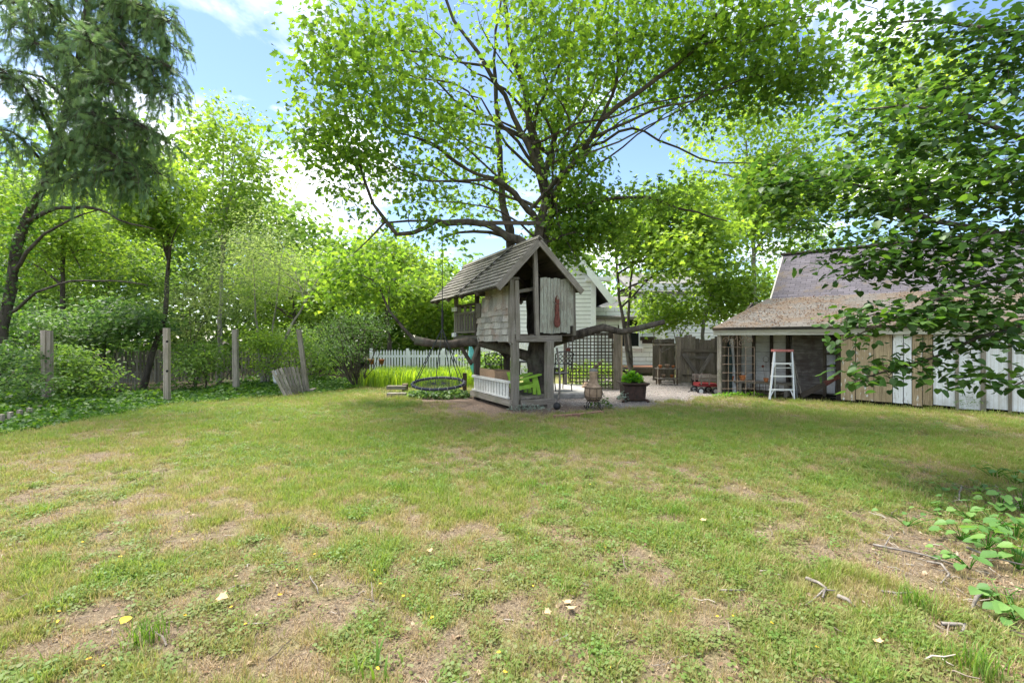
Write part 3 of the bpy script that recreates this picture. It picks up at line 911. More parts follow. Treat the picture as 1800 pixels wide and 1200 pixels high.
def scatter(name, coll, pos, rotz, tilt, scale, var, tint, label, cat):
    me = bpy.data.meshes.new(name)
    n = len(pos)
    me.vertices.add(n); me.vertices.foreach_set('co', np.asarray(pos, np.float32).ravel())
    rot = np.stack([tilt[0], tilt[1], rotz], 1).astype(np.float32)
    a = me.attributes.new('rot', 'FLOAT_VECTOR', 'POINT'); a.data.foreach_set('vector', rot.ravel())
    a = me.attributes.new('scl', 'FLOAT', 'POINT'); a.data.foreach_set('value', scale.astype(np.float32))
    a = me.attributes.new('var', 'INT', 'POINT'); a.data.foreach_set('value', var.astype(np.int32))
    a = me.attributes.new('tint', 'FLOAT', 'POINT'); a.data.foreach_set('value', tint.astype(np.float32))
    me.update()
    o = put(name, me, None)
    ng = bpy.data.node_groups.new(name + '_nodes', 'GeometryNodeTree')
    ng.interface.new_socket('Geometry', in_out='INPUT', socket_type='NodeSocketGeometry')
    ng.interface.new_socket('Geometry', in_out='OUTPUT', socket_type='NodeSocketGeometry')
    gi = ng.nodes.new('NodeGroupInput'); go = ng.nodes.new('NodeGroupOutput')
    ip = ng.nodes.new('GeometryNodeInstanceOnPoints'); ci = ng.nodes.new('GeometryNodeCollectionInfo')
    ci.inputs['Collection'].default_value = coll
    ci.inputs['Separate Children'].default_value = True; ci.inputs['Reset Children'].default_value = True
    def na(nm, ty):
        x = ng.nodes.new('GeometryNodeInputNamedAttribute'); x.data_type = ty; x.inputs['Name'].default_value = nm
        return [s for s in x.outputs if s.enabled and s.name == 'Attribute'][0]
    L = ng.links.new
    L(gi.outputs[0], ip.inputs['Points']); L(ci.outputs[0], ip.inputs['Instance'])
    ip.inputs['Pick Instance'].default_value = True
    L(na('var', 'INT'), ip.inputs['Instance Index']); L(na('rot', 'FLOAT_VECTOR'), ip.inputs['Rotation']); L(na('scl', 'FLOAT'), ip.inputs['Scale'])
    L(ip.outputs[0], go.inputs[0])
    md = o.modifiers.new('scatter', 'NODES'); md.node_group = ng
    return tag(o, label, cat, kind='stuff')

def sample_view(n, y0, y1, power, rng, margin=1.12):
    """ground points across the view, denser near the camera: density ~ Y**-power"""
    e = 2 - power
    u = rng.random(n); Y = (y0 ** e + u * (y1 ** e - y0 ** e)) ** (1 / e)
    X = (rng.random(n) * 2 - 1) * 900 / F * Y * margin
    return X, Y

rng = np.random.default_rng(3)
tufts = proto_collection('tuft_kinds', [
    (blade_tuft(1, 22, .055, .022, .050, .0019, .8), 'grass'), (blade_tuft(2, 20, .06, .03, .07, .0021, .7), 'grass'),
    (blade_tuft(3, 16, .05, .02, .045, .0018, 1.0), 'grass'),
    (blade_tuft(4, 26, .06, .006, .026, .0062, 0, True), 'clover'), (blade_tuft(5, 20, .07, .006, .03, .0075, 0, True), 'clover'),
    (blade_tuft(6, 14, .06, .006, .02, .0018, 3.0), 'straw'), (blade_tuft(7, 12, .05, .006, .018, .0018, 3.6), 'straw'),
    (blade_tuft(8, 34, .06, .08, .19, .0030, .5), 'grass')])
X, Y = sample_view(74000, 1.75, 14.5, 1.45, rng)
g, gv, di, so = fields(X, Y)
bare = np.maximum.reduce([gv, di * 0.92, so])
keep = (rng.random(len(X)) < np.clip(0.28 + 1.05 * g, 0, 1) * (1 - bare)) & (bare < 0.8)
X, Y, g = X[keep], Y[keep], g[keep]
px_ = CX + F * X / Y
n = len(X)
r = rng.random(n)
var = np.where(r < .34, 0, np.where(r < .5, 1, np.where(r < .66, 2, np.where(r < .84, 3, 4))))
clov = fbm(X * .7, Y * .7, 31, 3) + 0.10 * (Y < 4.5) * (px_ > 600)
var = np.where((var >= 3) & (clov < 0.47), rng.integers(0, 3, n), var)
dead = rng.random(n) > np.clip(0.15 + g * 1.5, 0, 1)
var = np.where(dead, rng.integers(5, 7, n), var)
scl = (0.75 + 0.6 * rng.random(n)) * np.clip(0.75 + 0.045 * Y, .7, 1.35) * np.where(var < 3, 0.72 + 0.5 * g, 1)
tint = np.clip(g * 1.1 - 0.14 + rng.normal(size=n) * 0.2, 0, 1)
Z = ground_height(X, Y)
scatter('lawn_grass', tufts, np.stack([X, Y, Z], 1), rng.random(n) * 6.28, (rng.normal(size=n) * .12, rng.normal(size=n) * .12), scl, var, tint,
        'short patchy grass, clover and dry straw covering the lawn', 'grass')

# gravel stones
stones = proto_collection('stone_kinds', [(rock_mesh(i), 'pebble') for i in range(4)])
n0 = 26000
X = rng.uniform(.2, 6.5, n0); Y = rng.uniform(9, 19, n0)
_, gv, di, so = fields(X, Y)
k = (rng.random(n0) < gv * .9 + di * .10) & (so < .5); X, Y = X[k], Y[k]; n = len(X)
scatter('gravel_stones', stones, np.stack([X, Y, ground_height(X, Y) + .003], 1), rng.random(n) * 6.28, (rng.normal(size=n) * .3, rng.normal(size=n) * .3),
        .006 + .013 * rng.random(n) ** 2, rng.integers(0, 4, n), rng.random(n), 'loose grey gravel on the path by the gate', 'gravel')

# dead leaf litter and twig bits
def litter_mesh(seed):
    rr = random.Random(seed); vs = [(0, 0, 0), (.4, .3, .12), (.3, .8, .2), (0, 1, .1), (-.3, .7, .16), (-.4, .3, .02)]
    me = bpy.data.meshes.new('litter'); me.from_pydata([(x * rr.uniform(.7, 1.2), y, z * rr.uniform(.3, 2)) for x, y, z in vs], [], [(0, 1, 2, 3), (0, 3, 4, 5)]); me.update(); return me
def twig_mesh(seed):
    rr = random.Random(seed); m = MB(); p = [(0, 0, .0)]
    for i in range(3):
        p.append((p[-1][0] + rr.uniform(-.15, .15), p[-1][1] + .45, rr.uniform(0, .12)))
    m.tube(p, [.045, .04, .03, .02], 4)
    me = bpy.data.meshes.new('twiglet'); me.from_pydata(m.v, [], m.f); me.update(); return me
M['litter'] = leafmat('leaf_litter', (0.13, 0.075, 0.045), (0.24, 0.165, 0.105), (0.42, 0.33, 0.22), 0.15, 0.2, True)
M['twiglet'] = leafmat('twig_litter', (0.12, 0.09, 0.07), (0.22, 0.18, 0.145), (0.40, 0.36, 0.31), 0.05, 0.2, True)
lit = proto_collection('litter_kinds', [(litter_mesh(i), 'litter') for i in range(3)] + [(twig_mesh(i), 'twiglet') for i in range(3)])
X, Y = sample_view(26000, 1.75, 13, 1.2, rng)
g, gv, di, so = fields(X, Y)
px_ = CX + F * X / Y; py_ = HY + F * CH / Y
w = .07 + .30 * (1 - g) ** 2 + .55 * di + 0.9 * np.exp(-.5 * (((px_ - 1740) / 150) ** 2 + ((py_ - 1000) / 170) ** 2)) + .25 * so
k = rng.random(len(X)) < w; X, Y, g = X[k], Y[k], g[k]; n = len(X)
var = np.where(rng.random(n) < .68, rng.integers(0, 3, n), rng.integers(3, 6, n))
scatter('leaf_litter', lit, np.stack([X, Y, ground_height(X, Y) + .006], 1), rng.random(n) * 6.28, (rng.normal(size=n) * .25, rng.normal(size=n) * .25),
        np.where(var < 3, .012 + .02 * rng.random(n), .03 + .07 * rng.random(n) ** 2), var, rng.random(n), 'small dead leaves and twig bits strewn over the ground', 'leaf litter')

# litter lying on the lean-to roof
def roof_litter():
    rg = np.random.default_rng(19); n = 3600
    k = rg.uniform(.0, 8, n); v = rg.random(n); keep = fbm(k * 1.2, v * 3, 77, 3) > .42
    k, v = k[keep], v[keep]; n = len(k)
    EZ_ = CH + (HY - 577) / F * SHED0.y; Z1_ = CH + 0.0842 * 13.3
    d = -.2 + v * 2.6; P = np.stack([SHED0.x + SA.x * (k + v * .65) + SB.x * d, SHED0.y + SA.y * (k + v * .65) + SB.y * d, EZ_ + .025 + v * (Z1_ + .05 - EZ_)], 1)
    scatter('roof_litter', lit, P, rg.random(n) * 6.28, (rg.normal(size=n) * .3, rg.normal(size=n) * .3), .022 + .028 * rg.random(n), rg.integers(0, 3, n), rg.random(n) * .55, 'brown dead leaves lying on the lean-to roof', 'leaf litter')
roof_litter()

# ------------------------------------------------------------------ white house behind the trees
HYD = 19.0
def hx(px): return (px - CX) / F * HYD
def hz(py): return CH - (py - HY) / F * HYD
house = thing('white_house', 'white clapboard house with a gabled end behind the trees', 'house', (hx(980), HYD, 0))
x0, x1 = hx(880), hx(1042)
pk = (x0 + x1) / 2; ez = hz(492); rz = ez + 2.4
m = MB(); m.box((x0 + .03, HYD + .03, -.1), (x1 - .03, HYD + 7, ez)); m.prism([V(x0 + .03, HYD + .03, ez), V(x1 - .03, HYD + .03, ez), V(pk, HYD + .03, rz)], (0, 6.9, 0))
m.build('wall', M['dark_wood'], house)  # dark colour behind the clapboards paints the shadow lines between them
z = 0.25
while z < rz - .2:
    a, b = x0, x1
    if z > ez:
        t = (z - ez) / (rz - ez); a = x0 + (pk - x0) * t; b = x1 + (pk - x1) * t
    piece('clapboard', (a, HYD, z + .09), (b, HYD, z + .09), .148, .028, 'siding', house, up=(0, -1, -.14), kind=STRAIGHT)
    z += .165
piece('corner_board', (x1 + .02, HYD - .03, 0), (x1 + .02, HYD - .03, ez), .2, .05, 'siding', house, up=(0, -1, 0), kind=STRAIGHT)
piece('cornice', (x1 - .3, HYD - .12, ez + .02), (hx(1072), HYD - .12, ez + .02), .3, .16, 'siding', house, up=(0, 0, 1), kind=STRAIGHT)
M['greyroof'] = plain('grey_house_roof', (0.17, 0.165, 0.16), 0.9, 0, 0.25, 9)
for s, xx in ((-1, x0 - .45), (1, hx(1074))):
    t = (xx - pk) / ((x1 if s > 0 else x0) - pk); zz = rz + (ez - rz) * t
    m = MB(); m.bar((pk, HYD + 3.3, rz + .12), (xx, HYD + 3.3, zz + .12), 7.4, .12, up=(s * .5, 0, 1)); m.build('roof', M['greyroof'], house)
    piece('rake_board', (pk, HYD - .4, rz), (xx, HYD - .4, zz), .06, .26, 'siding', house, up=(0, 0, 1), kind=STRAIGHT)

wing = thing('house_wing', 'low white shingled wing of the house beside the deck', 'house', (hx(1120), HYD + .6, 0))
WY = HYD + .6
wx0, wx1 = x1 + .05, (1163 - CX) / F * WY
m = MB(); m.box((wx0, WY + .04, -.1), (wx1, WY + 5, 2.75)); m.build('wall', M['dark_wood'], wing)  # dark behind the white shingles, so gaps read as painted shadow lines
wz = lambda py: CH - (py - HY) / F * WY
wpx = lambda px: (px - CX) / F * WY
win = (wpx(1093), wpx(1123), wz(608), wz(560))
z = .12; r_ = random.Random(4)
while z < 2.7:
    x = wx0
    while x < wx1 - .02:
        w_ = r_.uniform(.45, .9); xe = min(wx1, x + w_)
        if not (xe > win[0] and x < win[1] and z + .18 > win[2] and z < win[3]):
            piece('shingle', ((x + xe) / 2, WY, z), ((x + xe) / 2, WY + .005, z + .175), (xe - x) - .012, .022, 'siding', wing, up=(0, -1, .1), kind=STRAIGHT)
        x = xe
    z += .19
piece('corner_board', (wx1, WY - .04, 0), (wx1, WY - .04, 2.75), .28, .05, 'siding', wing, up=(0, -1, 0), kind=STRAIGHT)
wn_ = piece('window_pane', ((win[0] + win[1]) / 2, WY - .01, win[2]), ((win[0] + win[1]) / 2, WY - .01, win[3]), win[1] - win[0], .02, 'pane', wing, up=(0, -1, 0), kind=STRAIGHT)
for xa in (win[0] - .05, win[1] + .05):
    piece('window_frame', (xa, WY - .04, win[2] - .1), (xa, WY - .04, win[3] + .1), .13, .06, 'siding', wing, up=(0, -1, 0), kind=STRAIGHT)
piece('window_sill', (win[0] - .15, WY - .08, win[2] - .06), (win[1] + .15, WY - .08, win[2] - .06), .12, .1, 'siding', wing, kind=STRAIGHT)
piece('window_rail', (win[0], WY - .035, (win[2] + win[3]) / 2), (win[1], WY - .035, (win[2] + win[3]) / 2), .05, .05, 'siding', wing, kind=STRAIGHT)
m = MB(); m.bar((wx0 + .0, WY + 2.4, 2.95), (wx1 + .3, WY + 2.4, 2.95), 5.4, .14, up=(0, -.25, 1)); m.build('roof', M['greyroof'], wing)
piece('window_box', (wpx(1124), WY - .18, wz(595)), (wpx(1149), WY - .18, wz(595)), .2, .16, 'dark_wood', wing)

w2 = thing('house_annex', 'taller white rear part of the house behind the small trees', 'house', (hx(1210), HYD + 4, 0))
AY = HYD + 4.2; ax0, ax1 = (1120 - CX) / F * AY, (1262 - CX) / F * AY
m = MB(); m.box((ax0, AY + .04, -.1), (ax1, AY + 4, 4.2)); m.build('wall', M['dark_wood'], w2)  # dark backing colour stands in for shadow under each clapboard
z = 1.2
while z < 4.1:
    piece('clapboard', (ax0, AY, z + .1), (ax1, AY, z + .1), .158, .028, 'siding', w2, up=(0, -1, -.14), kind=STRAIGHT); z += .175
m = MB(); m.bar((ax0 - .3, AY + 2, 4.5), (ax1 + .3, AY + 2, 4.5), 4.8, .14, up=(0, -.35, 1)); m.build('roof', M['greyroof'], w2)

deck = thing('back_deck', 'reddish board deck at the foot of the white house wing', 'deck', (wpx(1125), WY - 1.3, 0))
for i in range(9):
    piece('deck_board', (wpx(1085), WY - .12 - i * .15, .33), (wpx(1160), WY - .12 - i * .15, .33), .14, .035, 'deckred', deck, kind=STRAIGHT)
piece('deck_rim', (wpx(1085), WY - 1.42, .2), (wpx(1160), WY - 1.42, .2), .05, .2, 'dark_wood', deck)

# ------------------------------------------------------------------ barn with lean-to shed
def S(k, d, z): return SHED0 + SA * k + SB * d + V(0, 0, z)
UPS = (-SB.x, -SB.y, 0)      # direction facing the camera
barn = thing('barn', 'old barn with purple grey shingle roof behind the lean-to', 'barn', S(6, 4, 0))
EZ = CH + (HY - 577) / F * SHED0.y        # eave height
def uv_quad(name, quad, mat, parent, thick=.06):
    """thick roof sheet; UV in metres so that the shingle courses run level"""
    p = [Vector(q) for q in quad]; nn = (p[1] - p[0]).cross(p[3] - p[0]).normalized()
    if nn.z < 0: nn = -nn
    vs = p + [q - nn * thick for q in p]
    fs = [(0, 1, 2, 3), (7, 6, 5, 4)] + [(i, i + 4, (i + 1) % 4 + 4, (i + 1) % 4) for i in range(4)]
    me = bpy.data.meshes.new(name); base = WM[parent.name].translation
    me.from_pydata([tuple(v - base) for v in vs], [], fs)
    uv = me.uv_layers.new(name='UVMap'); ex = (p[1] - p[0]).normalized(); ey = nn.cross(ex)
    for l in me.loops:
        q = vs[l.vertex_index] - p[0]; uv.data[l.index].uv = (q.dot(ex), q.dot(ey))
    me.update()
    return put(name, me, M[mat], parent, Matrix.Translation(base))
KB = 0.9; D1 = 2.5; Z1 = CH + 0.0842 * 13.3; D2 = 4.6; Z2 = Z1 + 1.62
m = MB(); m.box((0, 0, 0), (0.001, .001, .001))
mm = MB()
for k0, k1 in ((KB, 12.0),):
    a, b, c, d = S(k0, D1 + .1, -.1), S(k1, D1 + .1, -.1), S(k1, 2 * D2 - D1, -.1), S(k0, 2 * D2 - D1, -.1)
    top = [S(k0, D1 + .1, Z1 - .05), S(k0, D2, Z2 - .08), S(k0, 2 * D2 - D1, Z1 - .05)]
    poly = [a, d, top[2], top[1], top[0]]
    mm.prism(poly, tuple(SA * (k1 - k0)))
mm.build('wall', M['shed_grey'], barn)
uv_quad('roof', [S(KB - .15, D1 - .12, Z1 - .02), S(12, D1 - .12, Z1 - .02), S(12, D2, Z2), S(KB - .15, D2, Z2)], 'barn_roof', barn)
uv_quad('roof', [S(12, 2 * D2 - D1 + .12, Z1 - .02), S(KB - .15, 2 * D2 - D1 + .12, Z1 - .02), S(KB - .15, D2, Z2 - .004), S(12, D2, Z2 - .004)], 'barn_roof', barn)
piece('ridge_cap', S(KB - .17, D2, Z2 + .02), S(12, D2, Z2 + .02), .2, .05, 'dark_wood', barn, kind=STRAIGHT)
piece('rake_board', S(KB - .17, D1 - .1, Z1 - .1), S(KB - .17, D2, Z2 - .1), .04, .16, 'fascia', barn)

shed = thing('lean_to_shed', 'open fronted lean-to shed with leaf littered roof against the barn', 'shed', S(1.5, 1, 0))
uv_quad('roof', [S(-.12, -.22, EZ + .01), S(12, -.22, EZ + .01), S(12, D1 - .05, Z1 + .06), S(KB - .25, D1 - .05, Z1 + .06)], 'lean_roof', shed, .07)
piece('fascia', S(-.06, -.12, EZ - .105), S(12, -.12, EZ - .105), .03, .15, 'fascia', shed, up=(0, 0, 1), kind=STRAIGHT)
piece('fascia', S(-.06, -.165, EZ - .045), S(12, -.165, EZ - .045), .03, .07, 'fascia', shed, up=(0, 0, 1), kind=STRAIGHT)
K = lambda px: None
def kpx(px, d=0.0):
    """distance along the shed front of the point seen at photo column px"""
    r = (px - CX) / F
    bx, by = SHED0.x + SB.x * d, SHED0.y + SB.y * d
    return (r * by - bx) / (SA.x - r * SA.y)
k_open = kpx(1478)
piece('corner_post', S(0, 0, 0), S(0, 0, EZ - .17), .095, .09, 'post_wood', shed, up=UPS)
for q in (.35, k_open - .07):
    piece('post', S(q, .5, 0), S(q, .5, EZ - .04), .09, .09, 'dark_wood', shed, up=UPS)
# back wall inside: board panels between dark studs
DB = 1.55
zb = EZ + .3
m = MB(); m.prism([S(-.0, DB + .06, 0), S(k_open + 2, DB + .06, 0), S(k_open + 2, DB + .06, zb), S(0, DB + .06, zb)], tuple(SB * .05)); m.build('back_wall', M['shed_grey'], shed)
cols = [(1272, 1292, 'shed_white'), (1297, 1323, 'shed_white'), (1328, 1354, 'shed_white'), (1359, 1382, 'shed_white')]
for i, (pa, pb, mt) in enumerate(cols):
    ka, kb = kpx(pa, DB), kpx(pb, DB)
    for j in range(7):
        piece('wall_board', S(ka, DB, .04 + j * .26 + .12), S(kb, DB, .04 + j * .26 + .12), .25, .03, mt, shed, up=UPS, kind=STRAIGHT)
    piece('stud', S(kb + .04, DB - .05, 0), S(kb + .04, DB - .05, zb), .075, .09, 'dark_wood', shed, up=UPS)
ka, kb = kpx(1392, DB - .25), kpx(1452, DB - .25)
for j in range(7):
    piece('wall_board', S(ka, DB - .25, .05 + j * .215 + .1), S(kb, DB - .25, .05 + j * .215 + .1), .21, .03, 'shed_grey', shed, up=UPS)
piece('stud', S(kb - .03, DB - .3, 0), S(kb - .03, DB - .3, 1.5), .06, .05, 'gate_wood', shed, up=UPS)
piece('header_beam', S(ka - .1, DB - .32, 1.62), S(k_open, DB - .32, 1.62), .12, .2, 'dark_wood', shed)
for j, zz in enumerate((.75, 1.05, 1.35)):
    piece('shelf', S(kpx(1456, .9), .95, zz), S(k_open - .1, .75, zz + .06), .25, .03, 'dark_wood', shed)
ka = kpx(1461, 1.15)
piece('pale_panel', S(ka, 1.15, .08), S(ka, 1.15, 1.42), .17, .03, 'white_wide', shed, up=UPS)
# side wall of the shed (left end)
for j in range(5):
    piece('side_board', S(.02, .15 + j * .3, 0), S(.02, .15 + j * .3, EZ - .1 + j * .07), .28, .03, 'gate_wood', shed, up=tuple(SA))
# rafters under the roof
for j in range(7):
    kk = .3 + j * .6
    piece('rafter', S(kk, -.1, EZ - .1), S(kk, D1 - .2, Z1 - .09), .05, .11, 'dark_wood', shed)

# painted boards of the closed front
bw = thing('barn_board_wall', 'wall of wide vertical boards, tan at left and flaking white at right', 'wall', S(k_open + 2, 0, 0))
edges = [1478, 1504, 1536, 1569, 1588, 1603, 1622, 1640, 1682, 1728, 1775, 1826, 1880, 1940]
mats = ['tan_peel', 'tan_peel', 'tan_board', 'white_peel', 'white_peel', 'tan_peel', 'tan_board', 'white_wide', 'white_wide', 'white_wide', 'white_wide', 'white_wide', 'white_wide']
r_ = random.Random(9)
for i in range(len(mats)):
    ka, kb = kpx(edges[i]), kpx(edges[i + 1]); kc = (ka + kb) / 2
    dz = r_.uniform(0, .05)
    piece('wall_plank', S(kc, r_.uniform(-.012, .012), .05 + dz), S(kc, r_.uniform(-.01, .01), EZ - .19), kb - ka - .012, .035, mats[i], bw, up=UPS, kind=STRAIGHT)
for px in (1682, 1728, 1775):
    kc = kpx(px); piece('batten', S(kc, -.035, .03), S(kc, -.035, EZ - .2), .05 if px != 1728 else .075, .025, 'post_wood' if px != 1775 else 'grey_wood', bw, up=UPS)
m = MB(); m.prism([S(k_open, .07, -.05), S(kpx(1940), .07, -.05), S(kpx(1940), .07, EZ - .2), S(k_open, .07, EZ - .2)], tuple(SB * .04)); m.build('backing', M['hole'], bw)
for pz in (640, 660):
    kc = kpx(1704); zz = CH - (pz - HY) / F * S(kc, 0, 0).y
    piece('hinge_mark', S(kc, -.03, zz), S(kc, -.03, zz + .07), .04, .02, 'rust', bw, up=UPS, kind=STRAIGHT)

# ------------------------------------------------------------------ plank gate and fence by the shed
GY0 = 15.2
def gp(px, z, dy=0): return V((px - CX) / F * GY0, GY0 + dy, z)
gate = thing('plank_gate', 'weathered plank gate with diagonal braces between fence and shed', 'gate', gp(1228, 0))
r_ = random.Random(3)
n_b = 10; gx0, gx1 = gp(1196, 0).x, gp(1263, 0).x; bw_ = (gx1 - gx0) / n_b
for i in range(n_b):
    x = gx0 + (i + .5) * bw_; h = 1.46 + .10 * math.sin(i * .7 + .4) + r_.uniform(-.03, .03)
    piece('plank', (x, GY0 + r_.uniform(-.008, .008), .04), (x, GY0, h), bw_ - .008, .025, 'gate_wood', gate, up=(0, -1, 0))
zc = lambda py: CH - (py - HY) / F * GY0
piece('rail', gp(1189, zc(615.5), -.04), gp(1263, zc(616.5), -.04), .04, .10, 'gate_wood', gate)
piece('rail', gp(1199, zc(659), -.03), gp(1250, zc(660), -.03), .03, .05, 'dark_wood', gate)
piece('brace', gp(1200, zc(621), -.045), gp(1224, zc(656), -.045), .12, .03, 'grey_wood', gate, up=(0, -1, 0))
piece('brace', gp(1250, zc(621), -.045), gp(1229, zc(656), -.045), .12, .03, 'grey_wood', gate, up=(0, -1, 0))
piece('rail', gp(1205, zc(628), -.032), gp(1246, zc(628), -.032), .03, .09, 'grey_wood', gate)
piece('gate_post', gp(1192, 0, -.02), gp(1192, zc(592), -.02), .14, .12, 'gate_wood', gate, up=(0, -1, 0))
fence2 = thing('plank_fence', 'short dark plank fence left of the gate', 'fence', gp(1172, 0, .6))
for i in range(7):
    x = gp(1158, 0).x + i * .105
    piece('plank', (x, GY0 + .5 + r_.uniform(-.01, .01), .04), (x, GY0 + .5, 1.42 + r_.uniform(-.03, .02)), .1, .025, 'gate_wood', fence2, up=(0, -1, 0))
piece('rail', gp(1157, zc(600), .44), gp(1192, zc(599), .44), .05, .10, 'gate_wood', fence2)
piece('short_post', gp(1155, 0, -.2), gp(1155, zc(643), -.2), .1, .1, 'gate_wood', fence2, up=(0, -1, 0))

# ------------------------------------------------------------------ fences at the back left
def picket_fence(name, label, cat, p, q, n, h, wid, mat, rails, posts, kind, gapmat=None):
    p = Vector(p); q = Vector(q); t = thing(name, label, cat, (p + q) / 2)
    d = (q - p); nrm = Vector((d.y, -d.x, 0)).normalized()
    if nrm.y > 0: nrm = -nrm
    rr = random.Random(hash(name) % 1000 if False else len(name))
    for i in range(n):
        c = p + d * ((i + .5) / n)
        piece('picket', c + V(0, 0, .06) + nrm * .03, c + V(rr.uniform(-.012, .012), 0, h + rr.uniform(-.02, .02)) + nrm * .03, wid, .02, mat, t, up=tuple(nrm), kind=kind)
    for z in rails:
        piece('rail', p + V(0, 0, z), q + V(0, 0, z), .04, .085, mat, t, kind=STRAIGHT)
    for i in range(posts + 1):
        c = p + d * (i / max(1, posts)) - nrm * .05
        piece('post', c, c + V(0, 0, h + .05), .1, .1, mat, t, up=tuple(nrm), kind=STRAIGHT)
    return t
picket_fence('picket_fence', 'white picket fence behind the bright daylily bed', 'fence', (at(652, 0, 17.0).x, 17.0, 0), (at(842, 0, 17.3).x, 17.3, 0), 38, 1.03, .065, 'fence_white', (.25, .80), 3, PICKET)
picket_fence('picket_fence', 'white picket fence seen under the treehouse floor', 'fence', (at(846, 0, 17.4).x, 17.4, 0), (at(925, 0, 18.2).x, 18.2, 0), 18, 1.30, .07, 'fence_white', (.3, 1.0), 1, PICKET)
picket_fence('picket_fence', 'grey weathered picket fence in the shade behind the tall posts', 'fence', (at(200, 0, 14.6).x, 14.6, 0), (at(350, 0, 15.2).x, 15.2, 0), 24, 1.03, .062, 'post_wood', (.35, .72), 2, BOARD)
picket_fence('picket_fence', 'grey weathered picket fence beyond the leaning gate panel', 'fence', (at(358, 0, 15.6).x, 15.6, 0), (at(545, 0, 16.4).x, 16.4, 0), 30, 1.0, .06, 'post_wood', (.35, .75), 2, BOARD)

# four tall weathered posts along the bed
def tall_post(px, py0, px1, py1, w, label, mat, dbl=False):
    b = gr(px, py0); top = at(px1, py1, b.y)
    t = thing('wooden_post', label, 'post', b, 'tall posts along the left bed')
    piece('shaft', b - V(0, 0, .05), top, w, w * .8, mat, t, up=(0, -1, .1))
    if dbl:
        piece('shaft', b + V(w * 1.02, .02, -.05), top + V(w * 1.02, .02, -.02), w * .95, w * .8, mat, t, up=(0, -1, .1))
    return t, b, top
tall_post(79, 720, 77.5, 580, .088, 'doubled pale wooden post, leftmost of the tall posts', 'pink_post', True)
t, b, top = tall_post(294, 708, 293, 577, .11, 'tall wooden post with two round holes', 'pink_post')
for py in (600, 652):
    c = at(293.5, py, b.y - .05)
    m = MB(); m.tube([c, c + V(0, .01, 0)], .026, 10); m.build('bolt_hole', M['hole'], t)
tall_post(415, 694, 413.5, 579, .12, 'tall straight wooden post behind the ground ivy', 'post_wood')
tall_post(541, 691, 525.5, 580, .105, 'tall grey post leaning left beside the picket panel', 'grey_wood')

# ------------------------------------------------------------------ treehouse
TK = CH / 1.7
TO = gr(905, 720)
TA = R(27)
TU = V(math.cos(TA), math.sin(TA), 0); TV = V(-math.sin(TA), math.cos(TA), 0)
def T(s, v, z): return TO + (TU * s + TV * v) * TK + V(0, 0, z * TK)
th = thing('treehouse', 'weathered shingled playhouse on posts around the big maple', 'treehouse', T(.8, 1.5, 0))
FRONT = tuple(-TV); LEFT = tuple(-TU)
r_ = random.Random(12)
# posts and lower frame
for (s, v, w, h) in ((0, 0, .17, 1.72), (.92, -.08, .19, 1.66), (.02, 2.42, .16, 1.7), (1.45, 3.35, .17, 1.7), (1.6, 1.9, .14, 1.7)):
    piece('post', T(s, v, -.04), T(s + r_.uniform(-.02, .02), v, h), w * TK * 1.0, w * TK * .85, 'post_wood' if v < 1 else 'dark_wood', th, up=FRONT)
piece('knee_brace', T(-.06, 2.55, 1.05), T(-.06, 2.0, 1.72), .09, .06, 'grey_wood', th, up=LEFT)
piece('knee_brace', T(-.12, 2.5, 1.0), T(-.3, 3.1, 1.62), .08, .06, 'dark_wood', th, up=LEFT)
piece('knee_brace', T(1.42, 3.3, 1.1), T(.9, 3.3, 1.66), .08, .07, 'dark_wood', th, up=FRONT)
piece('knee_brace', T(1.42, 3.25, 1.1), T(1.42, 2.7, 1.66), .08, .07, 'dark_wood', th, up=FRONT)
# lower deck
for i in range(9):
    s = -.02 + i * .135
    piece('deck_board', T(s, .02, .26), T(s, 2.45, .26), .125 * TK, .03, 'grey_wood', th)
piece('deck_rim', T(-.13, -.03, .17), T(-.13, 2.5, .17), .06, .15 * TK, 'post_wood', th)
piece('deck_rim', T(0.1, -.13, .17), T(1.05, -.13, .17), .06, .15 * TK, 'grey_wood', th)
# white lower balustrade along the left side
for i in range(13):
    v = .16 + i * .172
    piece('baluster', T(-.12, v, .30), T(-.12, v, .64), .115 * TK, .02, 'rail_white', th, up=LEFT, kind=STRAIGHT)
piece('top_rail', T(-.13, .08, .67), T(-.13, 2.36, .67), .07, .06 * TK, 'rail_white', th, kind=STRAIGHT)
piece('bottom_rail', T(-.13, .08, .285), T(-.13, 2.36, .285), .05, .045 * TK, 'rail_white', th, kind=STRAIGHT)
# upper floor
FZ = 1.82
for i in range(12):
    s = .0 + i * .15
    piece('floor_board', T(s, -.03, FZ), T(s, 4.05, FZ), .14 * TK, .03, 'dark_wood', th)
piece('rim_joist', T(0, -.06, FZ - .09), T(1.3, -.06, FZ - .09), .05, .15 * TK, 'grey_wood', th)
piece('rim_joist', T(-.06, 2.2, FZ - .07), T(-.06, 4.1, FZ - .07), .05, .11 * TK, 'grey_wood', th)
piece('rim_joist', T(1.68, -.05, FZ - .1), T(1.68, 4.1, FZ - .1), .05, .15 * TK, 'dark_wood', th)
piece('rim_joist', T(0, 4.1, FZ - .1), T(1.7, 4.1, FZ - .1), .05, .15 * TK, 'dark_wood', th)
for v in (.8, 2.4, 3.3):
    piece('joist', T(-.05, v, FZ - .13), T(1.7, v, FZ - .13), .06, .14 * TK, 'dark_wood', th)
